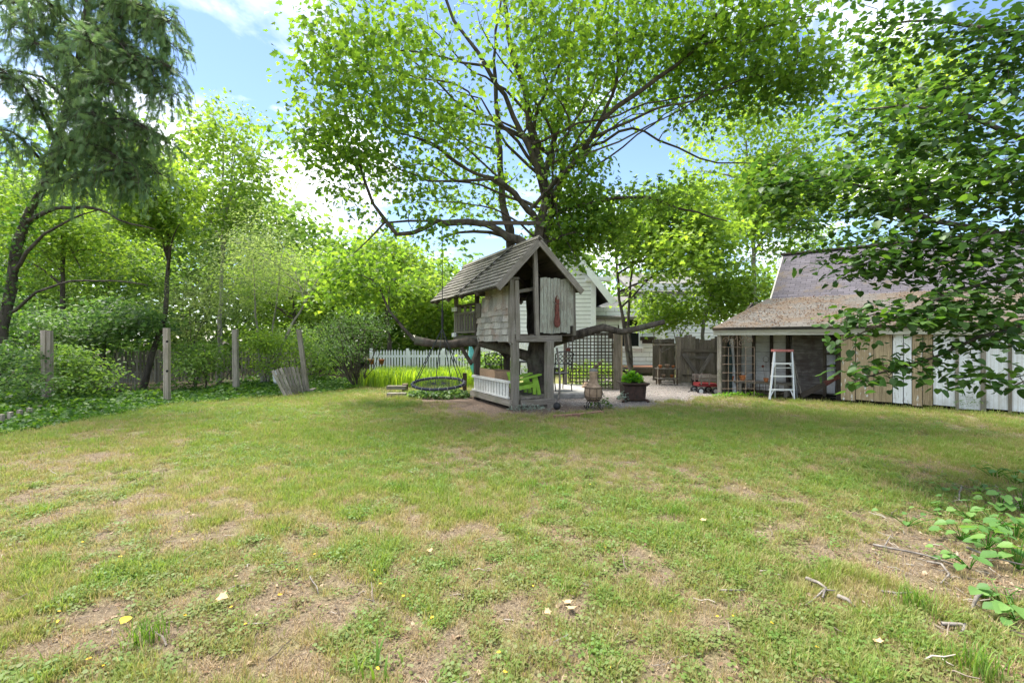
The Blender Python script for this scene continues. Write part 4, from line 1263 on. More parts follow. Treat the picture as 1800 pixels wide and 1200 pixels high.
# front: corner post, king post, painted panel
piece('corner_post', T(-.10, -.02, 1.62), T(-.10, -.02, 3.2), .13 * TK, .11 * TK, 'grey_wood', th, up=FRONT)
piece('corner_post', T(.05, -.08, 1.68), T(.0, -.08, 3.14), .11 * TK, .06 * TK, 'grey_wood', th, up=FRONT)
piece('corner_cap', T(-.16, -.05, 3.18), T(.08, -.05, 3.19), .08, .04, 'grey_wood', th)
piece('king_post', T(.60, -.04, FZ), T(.52, -.06, 4.0), .10 * TK, .08 * TK, 'grey_wood', th, up=FRONT)
for i in range(9):
    s = .70 + i * .098
    top = 3.24 - .0 * i + r_.uniform(-.01, .01)
    piece('panel_board', T(s, -.10 + r_.uniform(-.006, .006), 1.86 + r_.uniform(-.02, .02)), T(s, -.10, top), .088 * TK, .022, 'green_board', th, up=FRONT)
piece('panel_board', T(1.60, -.07, 2.05), T(1.58, -.07, 3.26), .12 * TK, .03, 'green_board', th, up=FRONT)
piece('panel_backing', T(1.13, -.065, 1.9), T(1.13, -.065, 3.2), .94 * TK, .012, 'hole', th, up=FRONT, kind=STRAIGHT)
piece('panel_batten', T(.66, -.02, 2.1), T(1.6, -.02, 2.1), .03, .08, 'grey_wood', th)
piece('corner_post', T(1.69, -.03, 1.80), T(1.67, -.03, 3.15), .10 * TK, .10 * TK, 'grey_wood', th, up=FRONT)
piece('cross_rail', T(.02, .1, 2.86), T(.6, .12, 2.98), .05, .08 * TK, 'grey_wood', th)
# left wall: sheathing and shingles (upper ones long and pale, lower courses small)
m = MB(); m.prism([T(-.05, .0, 1.68), T(-.05, 2.16, 1.7), T(-.05, 2.16, 2.62), T(-.05, 1.62, 2.62), T(-.05, 1.62, 3.02), T(-.05, .02, 3.08)], tuple(TU * .02)); m.build('wall_sheathing', M['dark_wood'], th)
z = 1.66
for c in range(5):
    v = .05
    while v < 2.12:
        w = r_.uniform(.17, .30); v1 = min(2.2, v + w)
        off = .012 * (1 - c * .02)
        piece('wall_shingle', T(-.075 - off, (v + v1) / 2, z + r_.uniform(-.014, .008)), T(-.066, (v + v1) / 2, z + .24), (v1 - v) * TK - .008, .026, 'wall_shingle', th, up=LEFT, kind=SHINGLE)
        v = v1
    z += .165
for (va, vb, za, zb2, mt) in ((.05, 1.74, 2.46, 2.86, 0), (.05, 1.52, 2.83, 3.08, 1)):
    v = va
    while v < vb:
        w = r_.uniform(.2, .3); v1 = min(vb + .1, v + w)
        piece('wall_shingle', T(-.085 - .012 * mt, (v + v1) / 2, za + r_.uniform(-.05, .02)), T(-.078, (v + v1) / 2, zb2), (v1 - v) * TK - .01, .024, 'wall_shingle', th, up=LEFT, kind=SHINGLE)
        v = v1
piece('wall_shingle', T(-.105, 2.02, 2.32), T(-.10, 2.02, 2.72), .33 * TK, .024, 'grey_wood', th, up=LEFT)
# right and rear walls
for i in range(7):
    v = .15 + i * .3
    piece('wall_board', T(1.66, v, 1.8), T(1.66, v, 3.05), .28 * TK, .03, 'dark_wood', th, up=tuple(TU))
for i in range(6):
    s = .18 + i * .12
    piece('rear_picket', T(s, 2.32, 1.9), T(s, 2.32, 2.55), .085 * TK, .025, 'grey_wood', th, up=FRONT, kind=PICKET)
piece('rear_rail', T(.1, 2.30, 2.42), T(1.0, 2.30, 2.42), .04, .06, 'grey_wood', th)
piece('inner_post', T(.98, 2.3, FZ), T(.98, 2.3, 3.6), .12, .1, 'dark_wood', th, up=FRONT)
# balcony railing on the left, behind the shingled wall
for v in (2.30, 4.02):
    piece('balcony_post', T(-.03, v, FZ - .12), T(-.03, v, 3.02), .11 * TK, .11 * TK, 'grey_wood' if v > 3 else 'dark_wood', th, up=LEFT)
piece('balcony_post', T(1.65, 4.02, FZ - .12), T(1.65, 4.02, 3.02), .11 * TK, .11 * TK, 'dark_wood', th, up=LEFT)
for z in (1.93, 2.5, 2.74):
    piece('balcony_rail', T(-.05, 2.26, z), T(-.05, 4.04, z), .05, .05, 'grey_wood' if z < 2.7 else 'dark_wood', th)
    piece('balcony_rail', T(-.03, 4.06, z), T(1.65, 4.06, z), .05, .05, 'dark_wood', th)
for i in range(7):
    v = 2.5 + i * .23
    piece('balcony_baluster', T(-.05, v, 1.93), T(-.05, v, 2.5 + (.24 if i % 2 else 0)), .05, .045, 'grey_wood', th, up=LEFT)
for i in range(7):
    s = .15 + i * .23
    piece('balcony_baluster', T(s, 4.06, 1.93), T(s, 4.06, 2.5), .05, .045, 'dark_wood', th, up=FRONT)
piece('white_block', T(-.12, 4.1, 2.66), T(-.12, 3.8, 2.66), .06, .1, 'fence_white', th)
piece('white_block', T(-.12, 4.08, 1.86), T(-.12, 3.88, 1.86), .06, .1, 'fence_white', th)
# roof
RS, RZ = .54, 4.17; LS, LZ = -.64, 2.93; QS, QZ = 1.86, 2.95; V0, V1 = -.24, 4.75
piece('left_roof_deck', T((RS + LS) / 2, V0 + .03, (RZ + LZ) / 2 - .03), T((RS + LS) / 2, V1 - .03, (RZ + LZ) / 2 - .03), math.hypot(RS - LS, RZ - LZ) * TK - .02, .022, 'dark_wood', th, up=tuple(TU * (LZ - RZ) + V(0, 0, RS - LS)), kind=STRAIGHT)
piece('right_roof_deck', T((RS + QS) / 2, V0 + .03, (RZ + QZ) / 2 - .03), T((RS + QS) / 2, V1 - .03, (RZ + QZ) / 2 - .03), math.hypot(QS - RS, RZ - QZ) * TK - .02, .022, 'dark_wood', th, up=tuple(TU * (RZ - QZ) + V(0, 0, QS - RS)), kind=STRAIGHT)
nL = (TU * (LZ - RZ) + V(0, 0, RS - LS)).normalized(); nL = V(nL.x, nL.y, nL.z)
if nL.z < 0: nL = -nL
nR = (TU * (RZ - QZ) + V(0, 0, QS - RS)).normalized()
NC = 11
for c in range(NC):
    f0 = c / NC; f1 = min(1.02, f0 + 1.55 / NC)
    v = V0 - r_.uniform(0, .03)
    while v < V1 - .03:
        w = r_.uniform(.16, .28); v1 = min(V1 + r_.uniform(-.03, .02), v + w)
        if v1 - v > .04:
            # the long crack down the roof
            vc = (v + v1) / 2; crack = 1.05 + (1 - f0) * 1.25
            lift = .016 + r_.uniform(0, .008)
            if abs(vc - crack) < .1: lift += .02
            sag = -.05 * math.sin(math.pi * (vc - V0) / (V1 - V0))
            a = T(LS + (RS - LS) * f0, vc, LZ + (RZ - LZ) * f0 + sag * .3) + nL * lift
            b = T(LS + (RS - LS) * f1, vc, LZ + (RZ - LZ) * f1 + sag * .3) + nL * .004
            piece('roof_shingle', a, b, (v1 - v) * TK - .006, .022, 'shingle', th, up=tuple(nL), kind=SHINGLE)
        v = v1
mm = MB()
for c in range(NC):
    f0 = c / NC; f1 = min(1.02, f0 + 1.5 / NC); v = V0
    while v < V1:
        v1 = v + .22
        mm.bar(T(QS + (RS - QS) * f0, (v + v1) / 2, QZ + (RZ - QZ) * f0) + nR * .018, T(QS + (RS - QS) * f1, (v + v1) / 2, QZ + (RZ - QZ) * f1) + nR * .004, .21 * TK, .015, up=tuple(nR)); v = v1
o = mm.build('right_shingles', M['shingle'], th); o['kind'] = 'stuff'
crk = [T(LS + (RS - LS) * f, 1.05 + (1 - f) * 1.25 + .03 * math.sin(f * 20), LZ + (RZ - LZ) * f) + nL * .045 for f in np.linspace(.02, 1.0, 14)]
m = MB(); m.tube(crk, .011, 5); m.build('roof_cable', M['rubber'], th)
piece('barge_board', T(RS, V0 - .02, RZ - .09), T(LS + .06, V0 - .02, LZ - .03), .04, .15 * TK, 'grey_wood', th, up=tuple(nL))
piece('barge_board', T(RS, V0 - .02, RZ - .09), T(QS - .06, V0 - .02, QZ - .03), .04, .15 * TK, 'grey_wood', th, up=tuple(nR))
piece('barge_board', T(RS, V1, RZ - .09), T(LS + .04, V1, LZ - .03), .04, .10 * TK, 'grey_wood', th, up=tuple(nL))
piece('ridge_board', T(RS - .03, V0 - .02, RZ + .02), T(RS - .03, V1, RZ + .02), .14 * TK, .02, 'shingle', th, up=tuple(nL))
piece('ridge_board', T(RS + .04, V0 - .02, RZ + .015), T(RS + .04, V1, RZ + .015), .14 * TK, .02, 'shingle', th, up=tuple(nR))
for v in (.9, 2.0, 3.1, 4.2):
    for (es, ez2) in ((LS, LZ), (QS, QZ)):
        piece('rafter', T(RS, v, RZ - .10), T(es, v, ez2 - .08), .05, .09, 'dark_wood', th)
piece('tie_beam', T(-.05, 2.2, 3.0), T(1.66, 2.2, 3.0), .06, .1, 'dark_wood', th)
piece('wall_plate', T(-.06, 0, 3.08), T(-.06, 4.1, 3.06), .07, .08, 'dark_wood', th)
piece('wall_plate', T(1.66, 0, 3.06), T(1.66, 4.1, 3.06), .07, .08, 'dark_wood', th)

# carved ornament on the painted panel
oc = T(1.10, -.16, 2.45)
orn = thing('carved_ornament', 'red carved wooden figure with twig arms hung on the painted panel', 'ornament', oc)
prof = [(.0, .36), (.045, .30), (.055, .22), (.05, .10), (.06, .0), (.055, -.12), (.075, -.24), (.085, -.34), (.06, -.42), (0, -.45)]
pts = [oc + TU * (x * .8) + V(0, 0, z * .82) for x, z in prof] + [oc - TU * (x * .8) + V(0, 0, z * .82) for x, z in prof[-2:0:-1]]
m = MB(); m.prism(pts, tuple(-TV * .035)); m.build('body', M['redwood'], orn)
m = MB(); m.prism([oc + TU * a * .8 + V(0, 0, z * .82) - TV * .037 for a, z in ((0, .37), (.043, .29), (0, .25), (-.043, .29))], tuple(-TV * .01)); m.build('pale_tip', M['pink_post'], orn)
for sg in (-1, 1):
    m = MB(); m.tube([oc - TV * .03 + TU * sg * .03 + V(0, 0, .12), oc - TV * .04 + TU * sg * .08 + V(0, 0, .135), oc - TV * .04 + TU * sg * .12 + V(0, 0, .165)], [.011, .008, .004], 6); m.build('twig_arm', M['stick'], orn)

# dark chair up in the treehouse
uc = T(.32, 1.3, FZ + .02)
ch = thing('small_chair', 'small black chair standing inside the treehouse opening', 'chair', uc)
for a in (-1, 1):
    for b in (-1, 1):
        piece('leg', uc + TU * a * .15 + TV * b * .15, uc + TU * a * .15 + TV * b * .15 + V(0, 0, .36 if b < 0 else .7), .03, .03, 'iron', ch, up=FRONT, kind=STRAIGHT)
piece('seat', uc - TU * .18 + V(0, 0, .36), uc + TU * .18 + V(0, 0, .36), .36, .04, 'iron', ch, kind=STRAIGHT)
piece('backrest', uc - TU * .16 + TV * .15 + V(0, 0, .58), uc + TU * .16 + TV * .15 + V(0, 0, .58), .03, .22, 'iron', ch, kind=STRAIGHT)

# ------------------------------------------------------------------ disc swing
swY = 10.3
sw = thing('web_swing', 'round navy web swing hanging by ropes from the maple limb', 'swing', at(771, 674, swY))
c = at(771, 673.5, swY); rx = 45 / F * swY
tilt = R(8.0); ax = V(1, 0.02, 0.0); ay = V(0, math.cos(tilt), math.sin(tilt))
m = MB(); m.ring(c, rx, .032, 40, 8, ax, ay); m.build('padded_ring', M['bluepad'], sw, smooth=True)
m = MB()
for i in range(24):
    t = 2 * math.pi * i / 24
    d = ax * math.cos(t) + ay * math.sin(t); m.tube([c + d * rx * .97, c + d * rx * .12], .004, 4)
for rr_ in (.12, .28, .44, .6, .76, .9):
    m.ring(c, rx * rr_, .004, 24, 4, ax, ay)
m.build('rope_web', M['rope'], sw)
m = MB()
for i in range(20):
    t = 2 * math.pi * (i + .5) / 20; d = ax * math.cos(t) + ay * math.sin(t); q = c + d * (rx + .001)
    m.ring(q, .034, .007, 8, 5, d, ax.cross(ay))
m.build('lacing_knots', M['wire'], sw)
apex = at(777.5, 577, swY); top = at(777.5, 543, swY); hang = at(777, 393, swY)
for i, t in enumerate((25, 70, 155, 200, 270, 335)):
    d = ax * math.cos(R(t)) + ay * math.sin(R(t))
    m = MB(); m.tube([c + d * rx, apex], .010, 5); m.build('rope', M['rope'], sw)
m = MB(); m.tube([apex, (apex + top) / 2, top], [.02, .03, .018], 8); m.build('strap_bundle', M['rubber'], sw)
m = MB(); m.tube([top, hang], .010, 5); m.build('hanging_rope', M['rope'], sw)

# board nailed across the maple limbs
bb = thing('tree_board', 'long brown board fixed level across the maple limbs', 'board', at(860, 392, 10.5))
piece('plank', at(779, 391, 10.25), at(950, 392.5, 10.6), .05, .085, 'dark_wood', bb)

# ------------------------------------------------------------------ iron garden chairs
def iron_chair(base, rz, label):
    t = thing('iron_chair', label, 'chair', base, 'black iron garden chairs')
    c, s = math.cos(rz), math.sin(rz)
    def L(x, y, z): return Vector(base) + V(x * c - y * s, x * s + y * c, z)
    f = V(-s, c, 0)
    for x in (-.22, .22):
        m = MB(); m.tube([L(x, -.24, 0), L(x, -.22, .25), L(x * 1.02, -.2, .42), L(x * 1.12, -.2, .64)], .013, 6); m.build('leg', M['iron'], t)
        m = MB(); m.tube([L(x, .26, 0), L(x, .2, .25), L(x, .2, .44), L(x * 1.04, .25, .7), L(x * 1.1, .31, .93)], .014, 6); m.build('leg', M['iron'], t)
        m = MB(); m.tube([L(x * 1.12, -.22, .64), L(x * 1.16, 0, .665), L(x * 1.06, .24, .66)], [.016, .018, .012], 6); m.build('armrest', M['iron'], t)
    m = MB(); m.ring(L(0, 0, .43), .235, .014, 16, 6, (c, s, 0), (-s, c, 0)); m.build('seat_frame', M['iron'], t)
    m = MB(); m.lathe(L(0, 0, .43), [(.02, -.006), (.225, -.004), (.225, .006), (.02, .008)], 16); m.build('seat', M['iron'], t)
    m = MB(); m.tube([L(-.23, .27, .79), L(-.245, .31, .92), L(-.12, .325, .965), L(0, .33, .975), L(.12, .325, .965), L(.245, .31, .92), L(.23, .27, .79)], .015, 6); m.build('back_frame', M['iron'], t)
    m = MB()
    for i in range(-4, 5):
        for sg in (-1, 1):
            x0 = i * .11 - sg * .14; x1 = i * .11 + sg * .14
            a, b = (x0, .66), (x1, .94)
            # clip to the frame
            def cl(p, q):
                (xa, za), (xb, zb) = p, q
                pts = []
                for k in range(9):
                    u = k / 8; x = xa + (xb - xa) * u; z = za + (zb - za) * u
                    if abs(x) <= .235: pts.append((x, z))
                return pts
            pp = cl(a, b)
            if len(pp) > 1:
                m.tube([L(x, .245 + (z - .66) * .28, z) for x, z in (pp[0], pp[-1])], .008, 4)
    m.tube([L(-.23, .245, .66), L(.23, .245, .66)], .011, 5)
    m.build('lattice_back', M['iron'], t)
    return t
slab_c = V(1.12, 12.3, 0)
slab = thing('concrete_slab', 'round grey concrete slab under the iron chair', 'slab', slab_c)
m = MB(); m.lathe(slab_c, [(1.22, -.06), (1.24, .02), (1.25, .10), (1.22, .135), (.3, .14)], 40); m.build('slab_body', M['concrete'], slab)
iron_chair(V((983 - CX) / F * 11.7, 11.7, .14), R(200), 'black iron chair with lattice back at the right of the maple trunk')
iron_chair(V((872 - CX) / F * 13.2, 13.2, .05), R(165), 'black iron chair with lattice back seen behind the cardboard box')
tb = V(.42, 12.55, .14)
t = thing('iron_table', 'dark garden table half hidden behind the maple trunk', 'table', tb)
m = MB(); m.lathe(tb + V(0, 0, .66), [(.3, 0), (.42, 0), (.42, .03), (.05, .035)], 24); m.build('table_top', M['iron'], t)
for a in range(4):
    d = V(math.cos(a * 1.571 + .7), math.sin(a * 1.571 + .7), 0); m = MB(); m.tube([tb + d * .36, tb + d * .3 + V(0, 0, .66)], .016, 6); m.build('leg', M['iron'], t)

# ------------------------------------------------------------------ lime green adirondack rocker on the treehouse deck
ab = T(.52, .62, .28)
ad = thing('adirondack_chair', 'lime green slatted wooden armchair on the treehouse deck', 'chair', ab)
def A(x, y, z): return ab + TU * (x * .66 + .12) + TV * y * .8 + V(0, 0, z * .72)
for y in (-.25, .25):
    piece('leg', A(.30, y, 0), A(.16, y, .52), .085, .03, 'lime', ad, up=FRONT, kind=STRAIGHT)
    piece('leg', A(.12, y, .02), A(.10, y, .5), .07, .03, 'lime', ad, up=FRONT, kind=STRAIGHT)
    piece('armrest', A(.34, y, .60), A(-.42, y, .46), .13, .03, 'lime', ad, kind=STRAIGHT)
    piece('side_rail', A(.22, y, .30), A(-.45, y, .22), .03, .08, 'lime', ad, kind=STRAIGHT)
for i in range(6):
    piece('seat_slat', A(.18 - i * .11, -.27, .33 - i * .02), A(.18 - i * .11, .27, .33 - i * .02), .09, .025, 'lime', ad, kind=STRAIGHT)
for i in range(5):
    y = -.2 + i * .1
    piece('back_slat', A(-.42, y, .22), A(-.56, y, .66), .085, .025, 'lime', ad, up=tuple(TU), kind=STRAIGHT)
bc = T(.16, .32, .29)
bk = thing('green_bucket', 'small lime green pail on the treehouse deck by the post', 'bucket', bc)
m = MB(); m.lathe(bc, [(.075, 0), (.10, .12), (.105, .125), (.095, .12), (.07, .02)], 16); m.build('pail', M['lime'], bk, smooth=True)
m = MB(); m.tube([bc + V(.1, 0, .12), bc + V(.06, 0, .2), bc + V(-.06, 0, .2), bc + V(-.1, 0, .12)], .006, 5); m.build('handle', M['wire'], bk)
# cardboard box
xb = T(.35, 1.75, .29)
bx = thing('cardboard_box', 'brown cardboard box behind the white balustrade', 'box', xb)
m = MB(); m.prism([xb + TU * a * .26 + TV * b * .42 for a, b in ((-1, -1), (1, -1), (1, 1), (-1, 1))], (0, 0, .46)); m.build('carton', M['card'], bx)
piece('flap', xb - TU * .262 - TV * .40 + V(0, 0, .46), xb - TU * .262 + TV * .40 + V(0, 0, .47), .006, .07, 'card', bx, kind=STRAIGHT)
# teal folded parasol behind the balcony brace
ub = gr(838, 678)
um = thing('teal_parasol', 'folded teal cloth parasol standing behind the treehouse corner post', 'parasol', ub)
tp = at(826, 604, ub.y)
m = MB(); m.tube([ub, ub.lerp(tp, .5), tp], .02, 6); m.build('pole', M['wire'], um)
m = MB(); m.tube([ub.lerp(tp, .25), ub.lerp(tp, .4), ub.lerp(tp, .7), ub.lerp(tp, .98)], [.05, .10, .12, .03], 9); m.build('folded_cloth', M['teal'], um)

# ------------------------------------------------------------------ chiminea
cb = gr(1043, 719)
cm = thing('chiminea', 'clay chiminea with iron cage standing on scrolled legs', 'chiminea', cb)
hh = 0.83
m = MB(); m.lathe(cb, [(.10, .17), (.155, .22), (.178, .32), (.175, .40), (.165, .43)], 20, False); m.build('fire_bowl', M['clay'], cm, smooth=True)
m = MB(); m.lathe(cb, [(.172, .425), (.15, .47), (.105, .52), (.085, .56), (.08, .66), (.078, .72), (.095, .74), (.095, .76), (.06, .765), (.05, .6)], 20, False); m.build('chimney', M['clay'], cm, smooth=True)
m = MB()
for z, r in ((.44, .178), (.25, .172), (.17, .12)):
    m.ring(cb + V(0, 0, z), r, .009, 24, 6)
for k in range(8):
    t = k * math.pi / 4 + .2; d = V(math.cos(t), math.sin(t), 0)
    m.tube([cb + d * .178 + V(0, 0, .44), cb + d * .19 + V(0, 0, .34), cb + d * .17 + V(0, 0, .24), cb + d * .12 + V(0, 0, .17)], .008, 5)
m.build('iron_cage', M['rust'], cm)
m = MB(); m.lathe(cb, [(.05, .16), (.13, .19), (.165, .245), (.15, .25), (.10, .2)], 18, False); m.build('ash_pan', M['iron'], cm, smooth=True)
for k in range(4):
    t = k * math.pi / 2 + .75; d = V(math.cos(t), math.sin(t), 0)
    pts = [cb + d * .11 + V(0, 0, .17), cb + d * .17 + V(0, 0, .12), cb + d * .16 + V(0, 0, .05), cb + d * .20 + V(0, 0, .0), cb + d * .235 + V(0, 0, .03), cb + d * .21 + V(0, 0, .06)]
    m = MB(); m.tube(pts, .010, 6); m.build('scroll_leg', M['iron'], cm)
lid = thing('metal_bird', 'weathered metal bird-like cap resting on the chiminea chimney', 'ornament', cb + V(0, 0, .765))
m = MB(); m.lathe(cb + V(0, 0, .765), [(.085, 0), (.09, .02), (.05, .05), (.02, .06)], 14); m.build('cap_dish', M['wire'], lid)
m = MB(); m.tube([cb + V(.0, 0, .82), cb + V(.06, 0, .87), cb + V(.13, -.01, .93), cb + V(.2, 0, .985)], [.022, .034, .03, .008], 8); m.build('cap_finial', M['rust'], lid)

# clay jug behind chiminea
jb = gr(1030, 690)
jg = thing('clay_jug', 'round clay pot lying just left behind the chiminea', 'pot', jb)
m = MB(); m.lathe(jb + V(0, 0, .0), [(.06, .0), (.11, .07), (.12, .14), (.08, .21), (.05, .24), (.06, .27), (.045, .26)], 16); m.build('pot_body', M['clay'], jg, smooth=True)
m = MB(); m.ring(jb + V(.11, 0, .17), .045, .01, 12, 5, (1, 0, 0), (0, 0, 1)); m.build('handle', M['clay'], jg)

# ------------------------------------------------------------------ cast iron planter
pb = gr(1112, 704)
pl = thing('iron_planter', 'square dark cast iron planter full of green herbs', 'planter', pb)
def frus(m, z0, a0, z1, a1, n0=0):
    p0 = [pb + V(x * a0, y * a0, z0) for x, y in ((-1, -1), (1, -1), (1, 1), (-1, 1))]; p1 = [pb + V(x * a1, y * a1, z1) for x, y in ((-1, -1), (1, -1), (1, 1), (-1, 1))]
    m.add(p0 + p1, [(3, 2, 1, 0), (4, 5, 6, 7)] + [(i, (i + 1) % 4, 4 + (i + 1) % 4, 4 + i) for i in range(4)])
w = 38 / F * pb.y / 2
m = MB(); frus(m, .06, w * .92, .36, w * 1.0); m.build('body', M['cast'], pl)
m = MB(); frus(m, .36, w * 1.06, .40, w * 1.22); frus(m, .40, w * 1.25, .425, w * 1.25); m.build('rim', M['cast'], pl)
m = MB(); frus(m, .02, w * .8, .06, w * 1.0); m.build('base', M['rust'], pl)
for x in (-1, 1):
    for y in (-1, 1):
        m = MB(); m.tube([pb + V(x * w * .8, y * w * .8, .05), pb + V(x * w * 1.05, y * w * 1.05, .045), pb + V(x * w * 1.15, y * w * 1.15, 0)], [.03, .028, .036], 7); m.build('foot', M['cast'], pl)
for x in (-.5, .0, .5):
    piece('panel_rib', pb + V(x * w * 1.5, -w * .975, .08), pb + V(x * w * 1.55, -w * 1.02, .35), .02, .015, 'cast', pl, up=(0, -1, 0), kind=STRAIGHT)
m = MB(); frus(m, .39, w * 1.0, .41, w * 1.0); m.build('soil', M['soil'], pl)

# ------------------------------------------------------------------ lattice trellis
LY = 13.2
lt = thing('lattice_trellis', 'dark square lattice screen in front of the white house', 'trellis', at(1045, 670, LY))
lx0, lx1 = at(1000, 0, LY).x, at(1083, 0, LY).x; lz0, lz1 = CH - (684 - HY) / F * LY, CH - (587 - HY) / F * LY
n_v = 14
for i in range(n_v):
    x = lx0 + (lx1 - lx0) * i / (n_v - 1)
    piece('upright_slat', (x, LY, lz0), (x, LY, lz1), .030, .01, 'dark_wood', lt, up=(0, -1, 0), kind=STRAIGHT)
n_h = 17
for i in range(n_h):
    z = lz0 + (lz1 - lz0) * (i + .3) / (n_h - .4)
    piece('level_slat', (lx0, LY - .011, z), (lx1, LY - .011, z), .01, .030, 'dark_wood', lt, kind=STRAIGHT)
piece('post', (at(1084.5, 0, LY).x, LY - .1, 0), (at(1084.5, 0, LY).x, LY - .1, lz1 + .05), .23, .12, 'gate_wood', lt, up=(0, -1, 0))
piece('post', (at(1091, 0, LY).x - .01, LY - .14, 0), (at(1091, 0, LY).x - .01, LY - .14, lz1 + .02), .045, .06, 'tan_board', lt, up=(0, -1, 0))
piece('post', (lx0 - .1, LY, 0), (lx0 - .1, LY, lz1), .1, .1, 'grey_wood', lt, up=(0, -1, 0))
piece('top_cap', (lx0 - .1, LY - .03, lz1 + .02), (lx1, LY - .03, lz1 + .02), .06, .04, 'dark_wood', lt, kind=STRAIGHT)
sg = thing('oval_sign', 'small dark red oval plaque on the post by the iron chair', 'sign', at(999, 615, LY - .2))
c = at(999, 615, LY - .2)
m = MB(); m.prism([c + V(.07 * x, 0, .06 * y) for x, y in ngon_disc(16)], (0, .02, 0)); m.build('plaque', M['redwood'], sg)
piece('peg', c + V(0, .03, 0), c + V(0, .2, 0), .03, .03, 'dark_wood', sg)

# ------------------------------------------------------------------ step ladder
lb = gr(1374, 703.5)
ld = thing('step_ladder', 'open aluminium step ladder with faded red top before the shed', 'ladder', lb)
pxm = F / lb.y
H_ = 90 / pxm; fw = 43 / pxm / 2; tw = 30 / pxm / 2
def fl(u, s): return lb + V(s * (fw + (tw - fw) * u) + SB.x * .2 * u, SB.y * .2 * u, H_ * u)      # front rail point
for s in (-1, 1):
    piece('front_rail', fl(0, s), fl(.97, s), .045, .03, 'alu', ld, up=(1, 0, 0), kind=STRAIGHT)
    piece('rear_rail', lb + SB * .62 + V(s * fw * .95, 0, 0), lb + SB * .24 + V(s * tw, 0, H_ * .95), .03, .02, 'alu', ld, up=(1, 0, 0), kind=STRAIGHT)
    piece('foot', fl(-.012, s), fl(.02, s), .055, .04, 'rubber', ld, up=(1, 0, 0), kind=STRAIGHT)
    for u in (.21, .70):
        piece('step_brace', fl(u - (.16 if u < .5 else .05), s), (fl(u - .005, s) + fl(u - .005, s * .45)) / 2, .02, .012, 'alu', ld, up=(0, -1, 0), kind=STRAIGHT)
for u in (.205, .465, .715):
    piece('step', fl(u, -1) + V(0, .03, 0), fl(u, 1) + V(0, .03, 0), .085, .032, 'alu', ld, kind=STRAIGHT)
piece('top_cap', fl(.97, -1.12) + V(0, .03, .0), fl(.97, 1.12) + V(0, .03, .0), .14, .055, 'redtop', ld, kind=STRAIGHT)
for u in (.62,):
    piece('rear_bar', lb + SB * (.62 - .4 * u) + V(-fw * .95 * (1 - u) - tw * u, 0, H_ * u), lb + SB * (.62 - .4 * u) + V(fw * .95 * (1 - u) + tw * u, 0, H_ * u), .02, .02, 'alu', ld, kind=STRAIGHT)

# ------------------------------------------------------------------ scrolled iron trellis leaning before the shed
def Sp(px, py, d): 
    k = kpx(px, d); q = S(k, d, 0); return V(q.x, q.y, CH - (py - HY) / F * q.y)
it = thing('scroll_trellis', 'rusty iron grid trellis with scrolled top in the shed opening', 'trellis', Sp(1295, 695, -.1))
m = MB()
for px in (1280.5, 1296, 1311, 1326):
    m.tube([Sp(px, 695, -.08), Sp(px, 610, -.08)], .009, 5)
for py in (610, 625, 640, 655, 669, 683):
    m.tube([Sp(1270, py, -.085), Sp(1326, py, -.085)], .007, 5)
m.tube([Sp(1296, 610, -.08), Sp(1296, 576, -.08)], .009, 5)
m.build('grid', M['pale_rust'], it)
def spiral(c_px, c_py, r, a0, turns, sgn):
    pts = []
    for i in range(22):
        u = i / 21; a = a0 + sgn * turns * 6.283 * u; q = r * (1 - .85 * u)
        pts.append(Sp(c_px + q * math.cos(a), c_py - q * math.sin(a), -.08))
    return pts
for cx_, cy_, r, a0, sg_ in ((1276.5, 598, 6, 3.6, -1), (1288, 603, 6, 3.6, -1), (1289, 593, 8, 3.4, -1), (1303, 603, 6, -.5, 1), (1306, 593, 8, -.3, 1), (1317, 598, 6, -.5, 1)):
    m = MB(); m.tube(spiral(cx_, cy_, r, a0, 1.4, sg_), .008, 5); m.build('scroll', M['pale_rust'], it)

# potting bench with pots
bn = thing('potting_bench', 'long grey bench board on trestle legs inside the shed', 'bench', S(.9, .6, 0))
bz = CH - (672 - HY) / F * S(.8, .55, 0).y
for j in range(2):
    piece('bench_board', S(.25, .45 + j * .2, bz), S(1.62, .45 + j * .2, bz), .19, .04, 'grey_wood', bn)
for kk in (.4, 1.42):
    for dd in (.38, .72):
        piece('leg', S(kk, dd, 0), S(kk, dd * .9 + .05, bz - .02), .07, .05, 'grey_wood', bn, up=UPS)
def potted(px, label, sc=1.0, name='terracotta_pot'):
    b = Sp(px, 671, .5); b.z = bz + .02
    t = thing(name, label, 'pot', b, 'terracotta pots on the shed bench')
    m = MB(); m.lathe(b, [(.05 * sc, 0), (.075 * sc, .11 * sc)], 18); m.build('pot_body', M['terra'], t, smooth=True)
    m = MB(); m.lathe(b, [(.084 * sc, .105 * sc), (.086 * sc, .14 * sc), (.072 * sc, .14 * sc), (.07 * sc, .11 * sc)], 18, False); m.build('rim', M['terra'], t)
    m = MB(); m.lathe(b + V(0, 0, .115 * sc), [(.05 * sc, 0), (.071 * sc, .002)], 14); m.build('soil', M['soil'], t)
    return b
potted(1285.5, 'terracotta pot at the left end of the shed bench', .85)
potted(1305, 'larger terracotta pot in the middle of the shed bench', 1.08)
b = potted(1346.5, 'small terracotta pot with wire flower on the shed bench', .75)
wf = thing('wire_flower', 'rusty wire garden flower sticking up from the small pot', 'ornament', b + V(0, 0, .1))
m = MB(); m.tube([b + V(0, 0, .1), b + V(.0, 0, .3), b + V(.0, 0, .52)], .004, 5); m.tube([b + V(-.02, 0, .1), b + V(-.05, 0, .25), b + V(-.07, 0, .4)], .004, 5); m.build('stem', M['rust'], wf)
m = MB(); m.ring(b + V(.0, 0, .58), .075, .006, 14, 5, (1, 0, 0), (0, 0, 1)); m.build('ring', M['rust'], wf)
